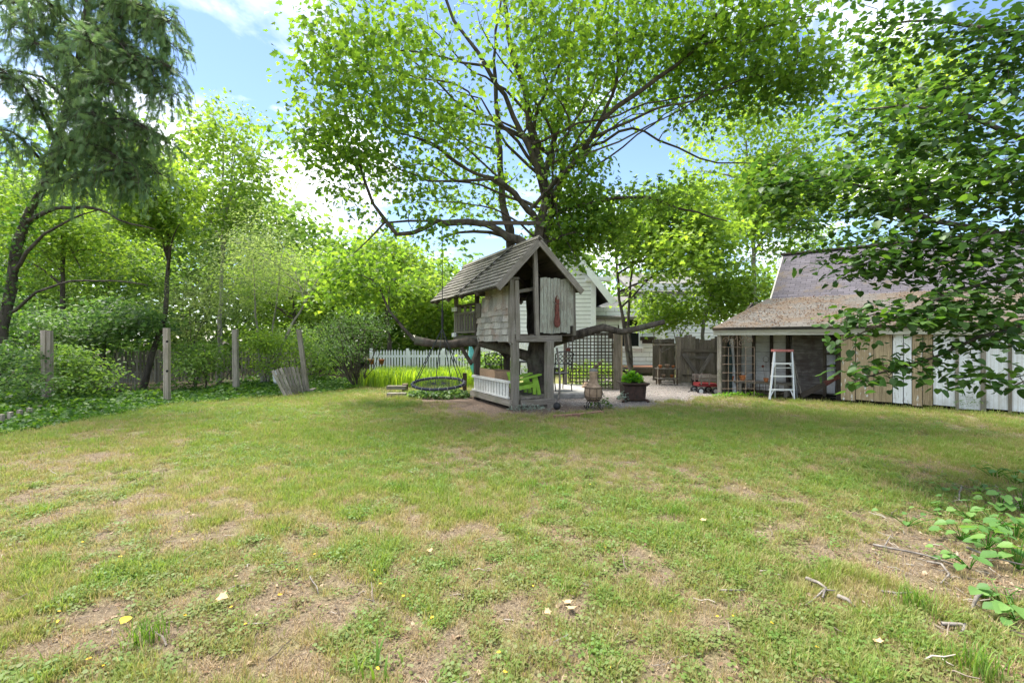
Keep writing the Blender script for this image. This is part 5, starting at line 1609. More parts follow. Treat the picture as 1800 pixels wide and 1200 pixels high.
m = MB(); m.prism([b + V(-.075 + .032 * x, 0, .40 + .032 * y) for x, y in ngon_disc(7)], (0, .02, 0)); m.build('flower_head', M['redwood'], wf)
# things leaning in the shed
q = Sp(1284, 690, .35)
cu = thing('closed_parasol', 'dark green closed parasol leaning in the shed corner', 'parasol', q)
e = Sp(1281, 598, .45)
m = MB(); m.tube([q, q.lerp(e, .3), q.lerp(e, .6), e], [.02, .06, .075, .03], 9); m.build('furled_cloth', M['gutter'], cu)
m = MB(); m.tube([e, e + (e - q) * .08], .012, 6); m.build('pole_tip', M['alu'], cu)
q = Sp(1291, 690, .5); e = Sp(1286, 596, .6)
wp_ = thing('pale_plank', 'narrow pale plank leaning beside the green parasol', 'plank', q)
piece('plank', q, e, .09, .03, 'white_wide', wp_, up=UPS)
q = Sp(1408, 699, .25); e = Sp(1476, 659, .5)
db = thing('leaning_beam', 'dark beam with reddish end lying aslant in the shed', 'beam', q)
piece('beam', q + V(0, 0, .04), q.lerp(e, .62), .12, .08, 'dark_wood', db, up=UPS)
piece('red_end', q.lerp(e, .62), e, .12, .075, 'redwood', db, up=UPS)
q = Sp(1400, 697, .3); e = Sp(1392, 620, .7)
rk = thing('garden_rake', 'thin handled garden tool leaning behind the ladder', 'tool', q)
m = MB(); m.tube([Sp(1409, 694, .25), e], .011, 6); m.build('handle', M['grey_wood'], rk)
m = MB(); m.bar(Sp(1404, 696, .25), Sp(1413, 692, .25), .03, .03); m.build('head', M['rust'], rk)
junk = thing('wire_crate', 'dark wire crate of clutter under the shed bench', 'crate', S(.85, .6, 0))
m = MB()
for i in range(6):
    for dd in (.42, .75):
        m.bar(S(.5 + i * .14, dd, .02), S(.5 + i * .14, dd, .34), .012, .012)
for z in (.04, .18, .33):
    for dd in (.42, .75):
        m.bar(S(.5, dd, z), S(1.2, dd, z), .012, .012)
m.build('wire_sides', M['rust'], junk)
m = MB(); m.prism([S(.52, .45, .03), S(1.18, .45, .03), S(1.18, .72, .03), S(.52, .72, .03)], (0, 0, .02)); m.build('bottom', M['dark_wood'], junk)

# ------------------------------------------------------------------ wagon and bucket by the gate
wb = gr(1246, 690)
wg = thing('toy_wagon', 'red toy wagon with grey stake sides beside the shed post', 'wagon', wb)
pm = F / wb.y
def W(px, py, dy=0): return V((px - CX) / F * (wb.y), wb.y + dy, CH - (py - HY) / F * wb.y)
m = MB(); 
tray = [W(1229, 679, 0), W(1262, 680, 0), W(1262, 680, .42), W(1229, 679, .42)]
m.prism(tray, (0, 0, .085)); m.build('tray', M['red'], wg)
for dy in (-.012, .43):
    for py in (661, 667.5):
        piece('side_slat', W(1228, py, dy), W(1263, py + .6, dy), .02, .075, 'grey_wood', wg, kind=STRAIGHT)
    for px in (1232, 1246, 1260):
        piece('stake', W(px, 676, dy - .015), W(px, 658, dy - .015), .03, .02, 'grey_wood', wg, up=(0, -1, 0), kind=STRAIGHT)
for px in (1231.5, 1257):
    for dy in (-.02, .44):
        c = W(px, 687, dy); m = MB(); m.ring(c, .075, .03, 18, 7, (1, 0, 0), (0, 0, 1)); w_ = m.build('wheel', M['rubber'], wg, smooth=True)
        m = MB(); m.tube([c - V(0, .02, 0), c + V(0, .02, 0)], .055, 12); m.build('hub', M['alu'], w_)
piece('axle', W(1231.5, 687, 0), W(1231.5, 687, .42), .02, .02, 'iron', wg); piece('axle', W(1257, 687, 0), W(1257, 687, .42), .02, .02, 'iron', wg)
m = MB(); m.tube([W(1229, 684, .2), W(1219, 687, .15), W(1212, 690, .12)], .01, 6); m.build('pull_handle', M['iron'], wg)
bb_ = gr(1222, 679)
bk = thing('black_bucket', 'black plastic bucket between the gate and the wagon', 'bucket', bb_)
m = MB(); m.lathe(bb_, [(.085, 0), (.115, .22), (.122, .225), (.12, .235), (.105, .22), (.08, .03)], 18); m.build('pail', M['rubber'], bk, smooth=True)
m = MB(); m.tube([bb_ + V(-.12, 0, .22), bb_ + V(-.08, -.03, .29), bb_ + V(.08, -.03, .29), bb_ + V(.12, 0, .22)], .005, 5); m.build('handle', M['wire'], bk)

# plant stand left of the gate
sb_ = V((1172 - CX) / F * 14.6, 14.6, 0)
st = thing('plant_stand', 'low rusty two tier plant stand with pots left of the gate', 'stand', sb_)
for x in (-.28, .28):
    for y in (-.14, .14):
        piece('leg', sb_ + V(x, y, 0), sb_ + V(x, y, .52), .03, .03, 'rust', st, up=(0, -1, 0), kind=STRAIGHT)
for z in (.2, .5):
    for j in range(4):
        piece('slat', sb_ + V(-.33, -.15 + j * .1, z), sb_ + V(.33, -.15 + j * .1, z), .085, .02, 'grey_wood', st)
for i, (x, z, s) in enumerate(((-.2, .51, .8), (.02, .51, 1.0), (.2, .51, .7), (-.1, .21, .9), (.16, .21, .8))):
    b = sb_ + V(x, 0, z)
    t = thing('flower_pot', ['small clay pot at the left of the stand top', 'largest clay pot on the stand top', 'small clay pot at the right of the stand top', 'clay pot on the lower shelf at left', 'clay pot on the lower shelf at right'][i], 'pot', b, 'pots on the plant stand')
    m = MB(); m.lathe(b, [(.045 * s, 0), (.065 * s, .09 * s), (.075 * s, .095 * s), (.075 * s, .125 * s), (.055 * s, .12 * s)], 14); m.build('pot_body', M['clay' if i % 2 else 'terra'], t, smooth=True)

# bird table of sticks above the stand
pt = thing('post_shelf', 'rough plank shelf and twig rack on a post beside the fence', 'shelf', sb_ + V(-.1, .2, 0))
piece('post', sb_ + V(-.12, .25, 0), sb_ + V(-.12, .25, 1.42), .06, .06, 'gate_wood', pt, up=(0, -1, 0))
piece('shelf_board', sb_ + V(-.36, .2, 1.24), sb_ + V(.34, .2, 1.25), .22, .05, 'gate_wood', pt)
for i in range(4):
    m = MB(); m.tube([sb_ + V(-.1, .15, 1.0), sb_ + V(-.2 + i * .13, .12, 1.12 + .05 * (i % 2))], .008, 5); m.build('twig', M['stick'], pt)

# ------------------------------------------------------------------ small things round the treehouse
cbk = [gr(972 + i * 11, 734 - .7 * i - (i > 4) * .6 * (i - 4)) for i in range(9)]
for i in range(8):
    t = thing('edging_brick', 'low brick of the curved edging, %s counted from the treehouse post' % ['first', 'second', 'third', 'fourth', 'fifth', 'sixth', 'seventh', 'eighth'][i], 'brick', cbk[i], 'curved brick edging')
    piece('brick', cbk[i] + V(0, 0, .015), cbk[i].lerp(cbk[i + 1], .93) + V(0, 0, .018), .085, .06, 'brick', t)
c = gr(979, 720)
t = thing('black_ball', 'black ball on the dirt beside the treehouse post', 'ball', c)
m = MB(); m.lathe(c + V(0, 0, .075), [(.002, -.075)] + [(.075 * math.cos(a), .075 * math.sin(a)) for a in np.linspace(-1.3, 1.3, 9)] + [(.002, .075)], 16); m.build('ball_body', M['rubber'], t, smooth=True)
t = thing('hanging_rope', 'pale grey rope hanging from the low limb beside the right post', 'rope', at(984, 640, 9.75))
m = MB(); m.tube([tuple(p) for p in smooth_path(pxl((979, 612, 9.8), (982, 635, 9.72), (984, 665, 9.7), (983, 695, 9.68), (979, 706, 9.66), (976, 712, 9.66)), .08)], [.022] * len(smooth_path(pxl((979, 612, 9.8), (982, 635, 9.72), (984, 665, 9.7), (983, 695, 9.68), (979, 706, 9.66), (976, 712, 9.66)), .08)), 7); m.build('rope_strand', M['stick'], t, smooth=True)

pk = gr(697, 694)
t = thing('timber_step', 'low grey timber step at the edge of the lawn behind the swing', 'step', pk)
for i in range(2):
    piece('timber', gr(681, 697 - i * 7) + V(0, 0, .05 + .09 * i), gr(714, 697 - i * 7) + V(0, 0, .05 + .09 * i), .2, .09, 'grey_wood', t)
c = gr(712, 687)
t = thing('log_stump', 'small sawn log standing by the timber step', 'log', c)
m = MB(); m.lathe(c, [(.085, 0), (.08, .19), (.078, .2)], 12); m.build('log_body', M['trunk_brown'], t)
m = MB(); m.lathe(c + V(0, 0, .2), [(.077, 0), (.02, .003)], 12); m.build('cut_face', M['tan_board'], t)
c = gr(817, 690)
t = thing('short_post', 'short brown post standing right of the web swing', 'post', c)
piece('shaft', c, c + V(0, 0, .52), .10, .10, 'trunk_brown', t, up=(0, -1, 0))
for i, px in enumerate((653, 671)):
    c = V((px - CX) / F * 16.0, 16.0, 0)
    t = thing('hanging_pot', ['terracotta pot on a stake at the left of the picket fence', 'terracotta pot on a stake in front of the picket fence'][i], 'pot', c, 'pots on stakes')
    z = CH - (640 - HY) / F * 16
    piece('stake', c, c + V(0, 0, z), .04, .04, 'gate_wood', t, up=(0, -1, 0), kind=STRAIGHT)
    m = MB(); m.lathe(c + V(0, 0, z), [(.055, 0), (.085, .13), (.095, .13), (.097, .17), (.08, .17)], 14); m.build('pot_body', M['terra'], t, smooth=True)

# leaning picket panel and board by the posts
p0, p1 = gr(502, 697), gr(541, 691)
t = thing('broken_gate', 'loose grey picket panel leaning against the leaning post', 'panel', (p0 + p1) / 2)
tops = [at(479 + i * 7.1, [651, 649, 647, 646, 645.5, 645, 645, 646, 647][i], p0.lerp(p1, i / 8).y + .08) for i in range(9)]
for i in range(9):
    piece('picket', p0.lerp(p1, i / 8), tops[i], .066, .02, 'post_wood', t, up=(0, -1, .1))
for u in (.25, .78):
    piece('rail', p0.lerp(tops[0], u) + V(0, .035, 0), p1.lerp(tops[8], u) + V(0, .035, 0), .03, .07, 'post_wood', t)
t = thing('pale_blue_board', 'pale blue board standing behind the picket panel', 'board', gr(487, 690))
piece('board', gr(488, 688), at(483, 651, gr(488, 688).y), .13, .03, 'white_wide', t, up=(0, -1, 0))
t = thing('edge_timber', 'short grey timber lying on the lawn edge by the panel', 'timber', gr(556, 686))
piece('timber', gr(546, 691) + V(0, 0, .05), gr(566, 681) + V(0, 0, .05), .12, .09, 'grey_wood', t)
c = gr(548, 680)
t = thing('black_pot', 'black plastic nursery pot behind the leaning post', 'pot', c)
m = MB(); m.lathe(c, [(.10, 0), (.14, .24), (.15, .25), (.13, .24)], 14); m.build('pot_body', M['rubber'], t, smooth=True)
# wire mesh panel in the bed
wm0, wm1 = at(142, 678, 12.6), at(238, 682, 12.9)
t = thing('wire_mesh', 'sagging wire mesh fence panel in the left bed', 'mesh', (wm0.x, 12.7, 0))
m = MB()
for i in range(19):
    a = wm0.lerp(wm1, i / 18); m.tube([a, a + V(.02 * math.sin(i), .02, .42 - .03 * math.sin(i * .5))], .0035, 4)
for j in range(6):
    m.tube([wm0.lerp(wm1, u) + V(0, .01 + .004 * j, .02 + j * .078 - .03 * math.sin(u * 9) * j / 6) for u in np.linspace(0, 1, 10)], .0035, 4)
m.build('mesh', M['wire'], t)
piece('stake', V(wm0.x, wm0.y, 0), wm0 + V(0, 0, .45), .03, .03, 'post_wood', t, up=(0, -1, 0)); piece('stake', V(wm1.x, wm1.y, 0), wm1 + V(0, 0, .42), .03, .03, 'post_wood', t, up=(0, -1, 0))
# short edging stakes at the far left
for i, (px, py) in enumerate(((2, 742), (17, 737), (34, 733), (51, 729), (69, 724))):
    b = gr(px, py + 8)
    t = thing('edging_stake', 'short wooden edging stake in the ivy, %s from the left edge' % ['first', 'second', 'third', 'fourth', 'fifth'][i], 'stake', b, 'short stakes in the ivy')
    piece('stake', b, b + V(.01, 0, .20), .06, .05, 'pink_post', t, up=(0, -1, 0))

# ------------------------------------------------------------------ the big maple
rg = np.random.default_rng(101)
B0 = (.60, 10.75, 0)
mt = lambda *p: pxl(*p)
trunk_top = at(946, 430, 10.9)
limbs = [
    ([(.62, 10.75, -.1), (.60, 10.75, .6), (.60, 10.78, 1.6), (.58, 10.85, 2.6), tuple(trunk_top)], .27, .20),
    ([(.58, 10.85, 2.5), tuple(trunk_top)] + mt((951, 382, 10.95), (955, 338, 11.0), (944, 267, 11.1), (935, 200, 11.1), (922, 155, 11.0), (904, 107, 10.9), (895, 44, 10.8), (891, -10, 10.7), (880, -120, 10.7)), .15, .02),
    ([(.85, 10.72, -.1), (.82, 10.72, .5), (.78, 10.8, 1.5), (.72, 10.9, 2.6), (.78, 10.95, 3.3)], .22, .15),
    ([(.72, 10.9, 2.4)] + mt((960, 420, 11.0), (975, 370, 11.1), (989, 329, 11.2), (1015, 284, 11.0), (1038, 253, 10.8), (1060, 213, 10.6), (1091, 187, 10.4), (1131, 160, 10.1), (1184, 120, 9.7), (1220, 89, 9.4), (1247, 40, 9.1), (1273, 13, 8.9), (1320, -60, 8.6)), .13, .018),
    (mt((953, 355, 10.95), (938, 302, 10.7), (922, 258, 10.5), (902, 213, 10.3), (891, 169, 10.1), (873, 147, 9.9), (855, 115, 9.7), (820, 75, 9.5), (793, 35, 9.3), (780, -5, 9.2), (750, -80, 9.1)), .085, .022),
    (mt((1055, 218, 10.65), (1073, 169, 10.6), (1082, 111, 10.5), (1086, 53, 10.4), (1086, -10, 10.3)), .05, .018),
    (mt((1220, 89, 9.4), (1255, 75, 9.2), (1300, 67, 9.0), (1350, 58, 8.8), (1420, 40, 8.6)), .035, .010),
    (mt((900, 470, 11.2), (895, 435, 11.2), (891, 382, 11.3), (887, 320, 11.4), (882, 267, 11.5), (875, 213, 11.5), (867, 155, 11.4), (864, 107, 11.3), (873, 53, 11.2), (882, -10, 11.1)), .12, .02),
    (mt((925, 455, 11.0), (895, 433, 10.9), (878, 427, 10.8), (842, 400, 10.5), (811, 393, 10.35), (775, 391, 10.25), (755, 387, 10.15), (740, 404, 10.0), (718, 420, 9.9), (695, 418, 9.8), (673, 393, 9.8), (647, 360, 9.7), (638, 329, 9.7), (624, 289, 9.6), (602, 267, 9.6), (567, 249, 9.5), (531, 227, 9.5)), .11, .010),
    (mt((673, 393, 9.8), (651, 418, 9.8), (624, 444, 9.8)), .026, .010),
    (mt((755, 387, 10.15), (715, 388, 10.1), (674, 392, 9.9)), .03, .022),
    (mt((935, 400, 10.95), (913, 360, 10.8), (878, 329, 10.6), (838, 311, 10.4), (798, 289, 10.2), (767, 267, 10.0), (720, 240, 9.8)), .075, .014),
    (mt((869, 327, 10.6), (811, 324, 10.3), (749, 318, 10.0), (700, 302, 9.8), (650, 270, 9.6)), .04, .010),
    (mt((880, 258, 11.5), (838, 244, 11.2), (811, 236, 11.0), (749, 233, 10.7), (690, 215, 10.4)), .03, .008),
    (mt((855, 125, 9.8), (811, 118, 9.6), (749, 102, 9.4), (713, 96, 9.3), (640, 85, 9.1)), .03, .008),
    (mt((882, 424, 10.85), (833, 418, 10.7), (784, 420, 10.6)), .05, .022),
    (mt((975, 385, 11.1), (1033, 360, 10.8), (1078, 349, 10.6), (1122, 353, 10.5), (1189, 367, 10.4), (1247, 373, 10.3), (1278, 382, 10.3)), .06, .014),
    (mt((1000, 310, 11.1), (1060, 255, 11.3), (1113, 231, 11.3), (1158, 244, 11.1), (1193, 256, 10.9), (1229, 276, 10.8), (1264, 291, 10.7), (1300, 287, 10.6), (1360, 285, 10.5)), .05, .012),
    (mt((955, 300, 11.0), (975, 230, 11.4), (1000, 150, 11.7), (1010, 60, 11.8), (1020, -20, 11.9)), .09, .02),
    (mt((940, 240, 11.1), (965, 160, 10.6), (985, 90, 10.2), (1005, 20, 9.8), (1020, -60, 9.6)), .05, .015),
    (mt((975, 625, 10.6), (990, 607, 10.4), (1030, 590, 10.2), (1062, 576, 10.1), (1092, 583, 10.05), (1132, 575, 10.0), (1168, 567, 9.95)), .125, .055),
    (mt((915, 620, 10.9), (870, 600, 11.0), (820, 603, 11.0), (790, 609, 10.9), (760, 608, 10.8), (728, 599, 10.7)), .13, .095),
    (mt((728, 599, 10.7), (712, 575, 10.7), (690, 545, 10.7), (672, 512, 10.7), (655, 490, 10.6), (620, 478, 10.6)), .045, .012),
    (mt((690, 545, 10.7), (685, 515, 10.6), (688, 490, 10.5)), .016, .006),
    (mt((672, 512, 10.7), (640, 520, 10.8), (600, 522, 10.8)), .012, .005),
]
limbs.insert(1, limbs.pop(2))
lr = np.random.default_rng(61)
for (px, py, Y) in ((560, 200, 9.4), (600, 110, 9.0), (640, 40, 9.0), (690, 150, 9.3), (660, 230, 9.8), (720, 30, 9.2), (760, 150, 10.4), (800, 190, 10.8), (840, 20, 10.2), (930, 40, 9.4), (960, 120, 12.2), (1050, 60, 9.6), (1040, 170, 12.2),
                    (1130, 60, 9.6), (1160, 190, 10.2), (1250, 130, 10.0), (1310, 110, 9.2), (1370, 130, 8.9), (1440, 110, 8.6), (1060, 390, 11.8), (1090, 440, 11.0), (1010, 460, 10.8), (640, 310, 9.6), (720, 350, 10.4)):
    e = at(px, py, Y); a0 = at(lr.uniform(915, 985), lr.uniform(230, 420) if py < 360 else lr.uniform(330, 420), 11.0)
    k1 = a0.lerp(e, .3) + V(lr.normal() * .18, lr.normal() * .2, .25); k2 = a0.lerp(e, .65) + V(lr.normal() * .22, lr.normal() * .2, .22)
    limbs.append(([tuple(a0), tuple(k1), tuple(k2), tuple(e)], lr.uniform(.028, .05), .006))
regions = [(620, 150, 80, 105, 9.2, 1.3, 60), (612, 285, 85, 65, 9.5, 1.2, 48), (575, 255, 50, 50, 9.4, .8, 26), (700, 100, 115, 110, 9.2, 1.7, 84), (745, 225, 120, 90, 9.9, 1.6, 72),
           (830, 85, 115, 105, 9.5, 2.0, 100), (850, 240, 95, 75, 11.6, 1.2, 60), (690, 335, 95, 45, 9.8, 1.2, 34), (760, 405, 80, 22, 10.2, .8, 9), (955, 85, 115, 105, 10.0, 2.1, 105),
           (1000, 215, 95, 85, 11.4, 1.6, 78), (1040, 325, 75, 65, 11.3, 1.0, 70), (1030, 405, 75, 45, 11.2, .9, 52), (990, 390, 50, 60, 11.4, .8, 40), (1100, 125, 105, 105, 10.0, 1.7, 110), (1200, 75, 110, 90, 9.6, 1.7, 115),
           (1320, 65, 115, 75, 9.0, 1.6, 105), (1395, 140, 80, 42, 8.9, 1.2, 46), (1190, 185, 90, 58, 10.4, 1.2, 54), (1170, 350, 70, 22, 10.4, .6, 16), (650, 475, 75, 42, 10.7, .8, 40), (620, 520, 60, 28, 10.8, .7, 16), 
           (900, -120, 420, 100, 9.8, 2.4, 90), (900, 330, 80, 60, 11.9, .8, 18), (965, 300, 60, 60, 10.5, .8, 14), (840, 350, 75, 40, 11.6, .8, 12), (1090, 380, 60, 50, 11.0, .8, 20), (1000, 440, 50, 30, 11.6, .6, 16)]
regions = [(a, b, c * 1.18, d * 1.15, e, g * 1.1, int(h * 1.85)) for a, b, c, d, e, g, h in regions]
cl = px_clusters(regions, rg)
# gaps: thin the crown out in patches
gn = fbm(cl[:, 0] * .75 + cl[:, 2] * .3, cl[:, 2] * .9 + cl[:, 1] * .3, 41, 3)
cl = cl[gn > .43]
tree('maple_tree', 'big spreading maple rising through the treehouse', 'tree', B0, limbs, cl, 17, .27, .13, .10, 'maple', 'maple_leaf', 'maple_bark', 21, twig=.016, wob=.055, n_single=300, ntrunk=2)

# ------------------------------------------------------------------ near tree at the right edge
tb_ = (6.3, 4.2, 0)
L_ = [([(6.3, 4.2, -.1), (6.25, 4.25, 1.5), (6.1, 4.4, 3.0), (5.9, 4.6, 4.6), (5.7, 4.8, 6.2)], .22, .08),
      ([(6.2, 4.3, 2.0)] + pxl((1900, 440, 4.3), (1800, 425, 4.5), (1730, 400, 4.6), (1650, 388, 4.8), (1600, 370, 4.9), (1540, 335, 5.1), (1450, 315, 5.4), (1370, 330, 5.6)), .06, .008),
      ([(6.15, 4.35, 2.8)] + pxl((1900, 270, 4.5), (1800, 230, 4.8), (1700, 200, 5.0), (1600, 190, 5.2), (1520, 200, 5.5)), .05, .008),
      ([(6.25, 4.25, 1.6)] + pxl((1900, 560, 4.0), (1800, 570, 4.2), (1720, 590, 4.3), (1640, 625, 4.4), (1560, 650, 4.45), (1490, 672, 4.5)), .04, .006),
      ([(6.0, 4.5, 4.0)] + pxl((1850, 60, 5.0), (1750, 40, 5.3), (1650, 30, 5.6), (1540, 50, 6.0)), .05, .008),
      ([(6.2, 4.3, 2.3)] + pxl((1850, 480, 4.4), (1740, 500, 4.4), (1640, 530, 4.4), (1560, 560, 4.5), (1480, 592, 4.6)), .035, .006),
      ([(6.25, 4.2, 1.2)] + pxl((1880, 640, 3.9), (1820, 660, 3.9), (1770, 680, 3.95)), .02, .005)]
rg = np.random.default_rng(55)
reg = [(1440, 318, 85, 30, 5.4, .45, 20), (1545, 335, 95, 45, 5.1, .6, 34), (1660, 340, 110, 80, 4.8, .8, 64), (1740, 250, 90, 110, 4.8, .8, 62), (1600, 220, 90, 55, 5.2, .7, 34), (1520, 200, 55, 32, 5.5, .5, 12),
       (1650, 440, 120, 50, 4.6, .7, 50), (1750, 480, 70, 80, 4.4, .6, 40), (1560, 420, 75, 25, 4.8, .4, 14), (1560, 555, 75, 20, 4.5, .35, 17), (1660, 545, 80, 35, 4.4, .4, 30), (1480, 592, 30, 8, 4.6, .2, 4),
       (1600, 640, 65, 16, 4.4, .3, 12), (1530, 662, 40, 8, 4.45, .2, 6), (1690, 600, 60, 20, 4.3, .3, 11), (1760, 575, 55, 30, 4.2, .4, 12), (1680, 665, 40, 10, 4.2, .2, 5), (1785, 660, 30, 22, 3.95, .2, 7), (1780, 120, 70, 90, 5.0, .8, 46), (1690, 90, 90, 70, 5.3, .8, 44), (1560, 60, 75, 45, 5.8, .6, 24),
       (1840, 350, 50, 250, 4.4, .8, 40), (1470, 430, 70, 30, 5.2, .4, 8), (1400, 350, 60, 30, 5.5, .4, 14), (1340, 340, 40, 18, 5.7, .3, 7), (1420, 395, 60, 18, 5.3, .3, 8), (1530, 470, 70, 25, 4.9, .4, 16), (1370, 310, 45, 25, 5.6, .4, 10), (1620, -60, 200, 60, 5.4, .8, 30)]
cl = px_clusters(reg, rg)
tree('near_tree', 'dark leafy tree reaching its branches in from the right edge', 'tree', tb_, L_, cl, 13, .17, .06, .068, 'round', 'linden_leaf', 'dark_bark', 31, twig=.007, droop=.25, flat=.24, n_single=300, minr=.0025)

# ------------------------------------------------------------------ spruce at the left edge
rg = np.random.default_rng(77)
sy = 10.6
L_ = [(pxl((-10, 720, sy), (5, 600, sy), (18, 480, sy), (45, 390, sy), (85, 300, sy), (120, 180, sy), (150, 40, sy), (170, -120, sy)), .12, .05),
      (pxl((60, 350, sy), (130, 250, 10.0), (200, 210, 9.6), (270, 230, 9.4)), .05, .012), (pxl((110, 210, sy), (180, 130, 10.0), (250, 100, 9.7), (300, 120, 9.5)), .05, .012),
      (pxl((130, 120, sy), (200, 40, 10.1), (260, 10, 9.8), (300, 40, 9.6)), .05, .012), (pxl((100, 250, sy), (40, 150, 9.7), (-20, 110, 9.3)), .04, .012), (pxl((90, 290, sy), (20, 230, 9.5), (-40, 230, 9.0)), .04, .01),
      (pxl((70, 330, sy), (140, 310, 9.9), (210, 300, 9.6), (250, 320, 9.5)), .035, .01), (pxl((140, 60, sy), (80, 0, 9.8), (20, 0, 9.4)), .04, .012), (pxl((40, 400, sy), (90, 375, 10.2), (170, 370, 10), (270, 405, 9.8)), .06, .012),
      (pxl((20, 480, sy), (60, 425, 10.3), (120, 385, 10.1), (180, 370, 10)), .05, .01), (pxl((10, 560, sy), (80, 510, 10.2), (150, 490, 10), (260, 500, 9.8)), .04, .01)]
for (x0, y0, x1, y1, Y1) in ((150, 20, 300, 20, 9.6), (150, 0, 250, -40, 9.2), (140, 60, 240, 90, 9.3), (135, 90, 305, 150, 9.6), (120, 160, 200, 130, 9.0), (120, 150, 60, 60, 9.2), (130, 100, 20, 30, 9.4), (150, 20, 90, -30, 9.4), (110, 200, 300, 235, 9.7),
                            (110, 210, 180, 200, 9.1), (100, 250, 280, 290, 9.9), (140, 50, 0, -10, 9.6), (115, 180, -20, 120, 9.3), (95, 270, 220, 270, 9.3), (150, 0, 310, 70, 10.2), (130, 90, 160, 60, 8.9)):
    L_.append((pxl((x0, y0, sy), ((x0 * 2 + x1) / 3, (y0 * 2 + y1) / 3 - 22, (sy * 2 + Y1) / 3), ((x0 + x1 * 2) / 3, (y0 + y1 * 2) / 3 - 12, (sy + 2 * Y1) / 3), (x1, y1 + 16, Y1)), .045, .008))
root = tree('spruce_tree', 'dark drooping spruce leaning in at the upper left corner', 'tree', tuple(gr(-10, 720)), L_, np.zeros((0, 3)), 1, .1, .1, .1, 'spray', 'needle', 'dark_bark', 33)
def spruce_curtains():
    """twigs hang from every limb and carry needle sprays along their length"""
    tub = []; P = []; Tn = []; Sz = []; Ti = []
    for li, (pts, r0, r1) in enumerate(L_):
        if li == 0 or li >= 8 and li <= 10: continue
        path = smooth_path(pts, .09)
        for q in path[int(len(path) * .25):]:
            for _ in range(3):
                out = rg.normal(size=3) * np.array([.8, .8, .2]); out /= np.linalg.norm(out)
                ln = rg.uniform(.22, .62); tt = rg.random() * .6
                m1 = q + out * ln * .45 + np.array([0, 0, -.04]); m2 = q + out * ln * .75 + np.array([0, 0, -.18 * ln / .4]); e = q + out * ln * .88 + np.array([0, 0, -.48 * ln / .4])
                tub.append((np.array([q, m1, m2, e]), np.array([.007, .005, .004, .002]), 4))
                if rg.random() < .16: continue
                seg = np.array([q, m1, m2, e])
                for u in np.linspace(.15, 1, 6):
                    k = min(2, int(u * 3)); w_ = u * 3 - k; p = seg[k] * (1 - w_) + seg[k + 1] * w_; d = seg[k + 1] - seg[k]; d = d / np.linalg.norm(d)
                    P.append(p); Tn.append(d + rg.normal(size=3) * .35); Sz.append(rg.uniform(.13, .22)); Ti.append(np.clip(tt + rg.random() * .4, 0, 1))
    P = np.array(P); t = norm(np.array(Tn)); nn = rg.normal(size=P.shape) * .6; nn[:, 2] += .6; nn = norm(nn - t * np.sum(nn * t, axis=1, keepdims=True))
    put('hanging_twigs', tubes_mesh('hanging_twigs', tub), M['dark_bark'], root, Matrix())['kind'] = 'stuff'
    put('crown', leaf_mesh('crown', P, t, nn, np.array(Sz), np.array(Ti), 'spray'), M['needle'], root, Matrix())['kind'] = 'stuff'
    print('spruce sprays', len(P))
spruce_curtains()
vp = smooth_path(L_[0][0], .05); vp = vp[(vp[:, 2] > .3) & (vp[:, 2] < 5.0)]
vq = vp[rg.integers(0, len(vp), 1500)] + rg.normal(size=(1500, 3)) * np.array([.19, .19, .06])
t_, nn_ = leaf_frames(1500, rg, None, .5, .9)
put('vine', leaf_mesh('vine', vq, t_, nn_, .07 * (.6 + .7 * rg.random(1500)), rg.random(1500) * .8, 'maple'), M['ivy_leaf'], root, Matrix())['kind'] = 'stuff'

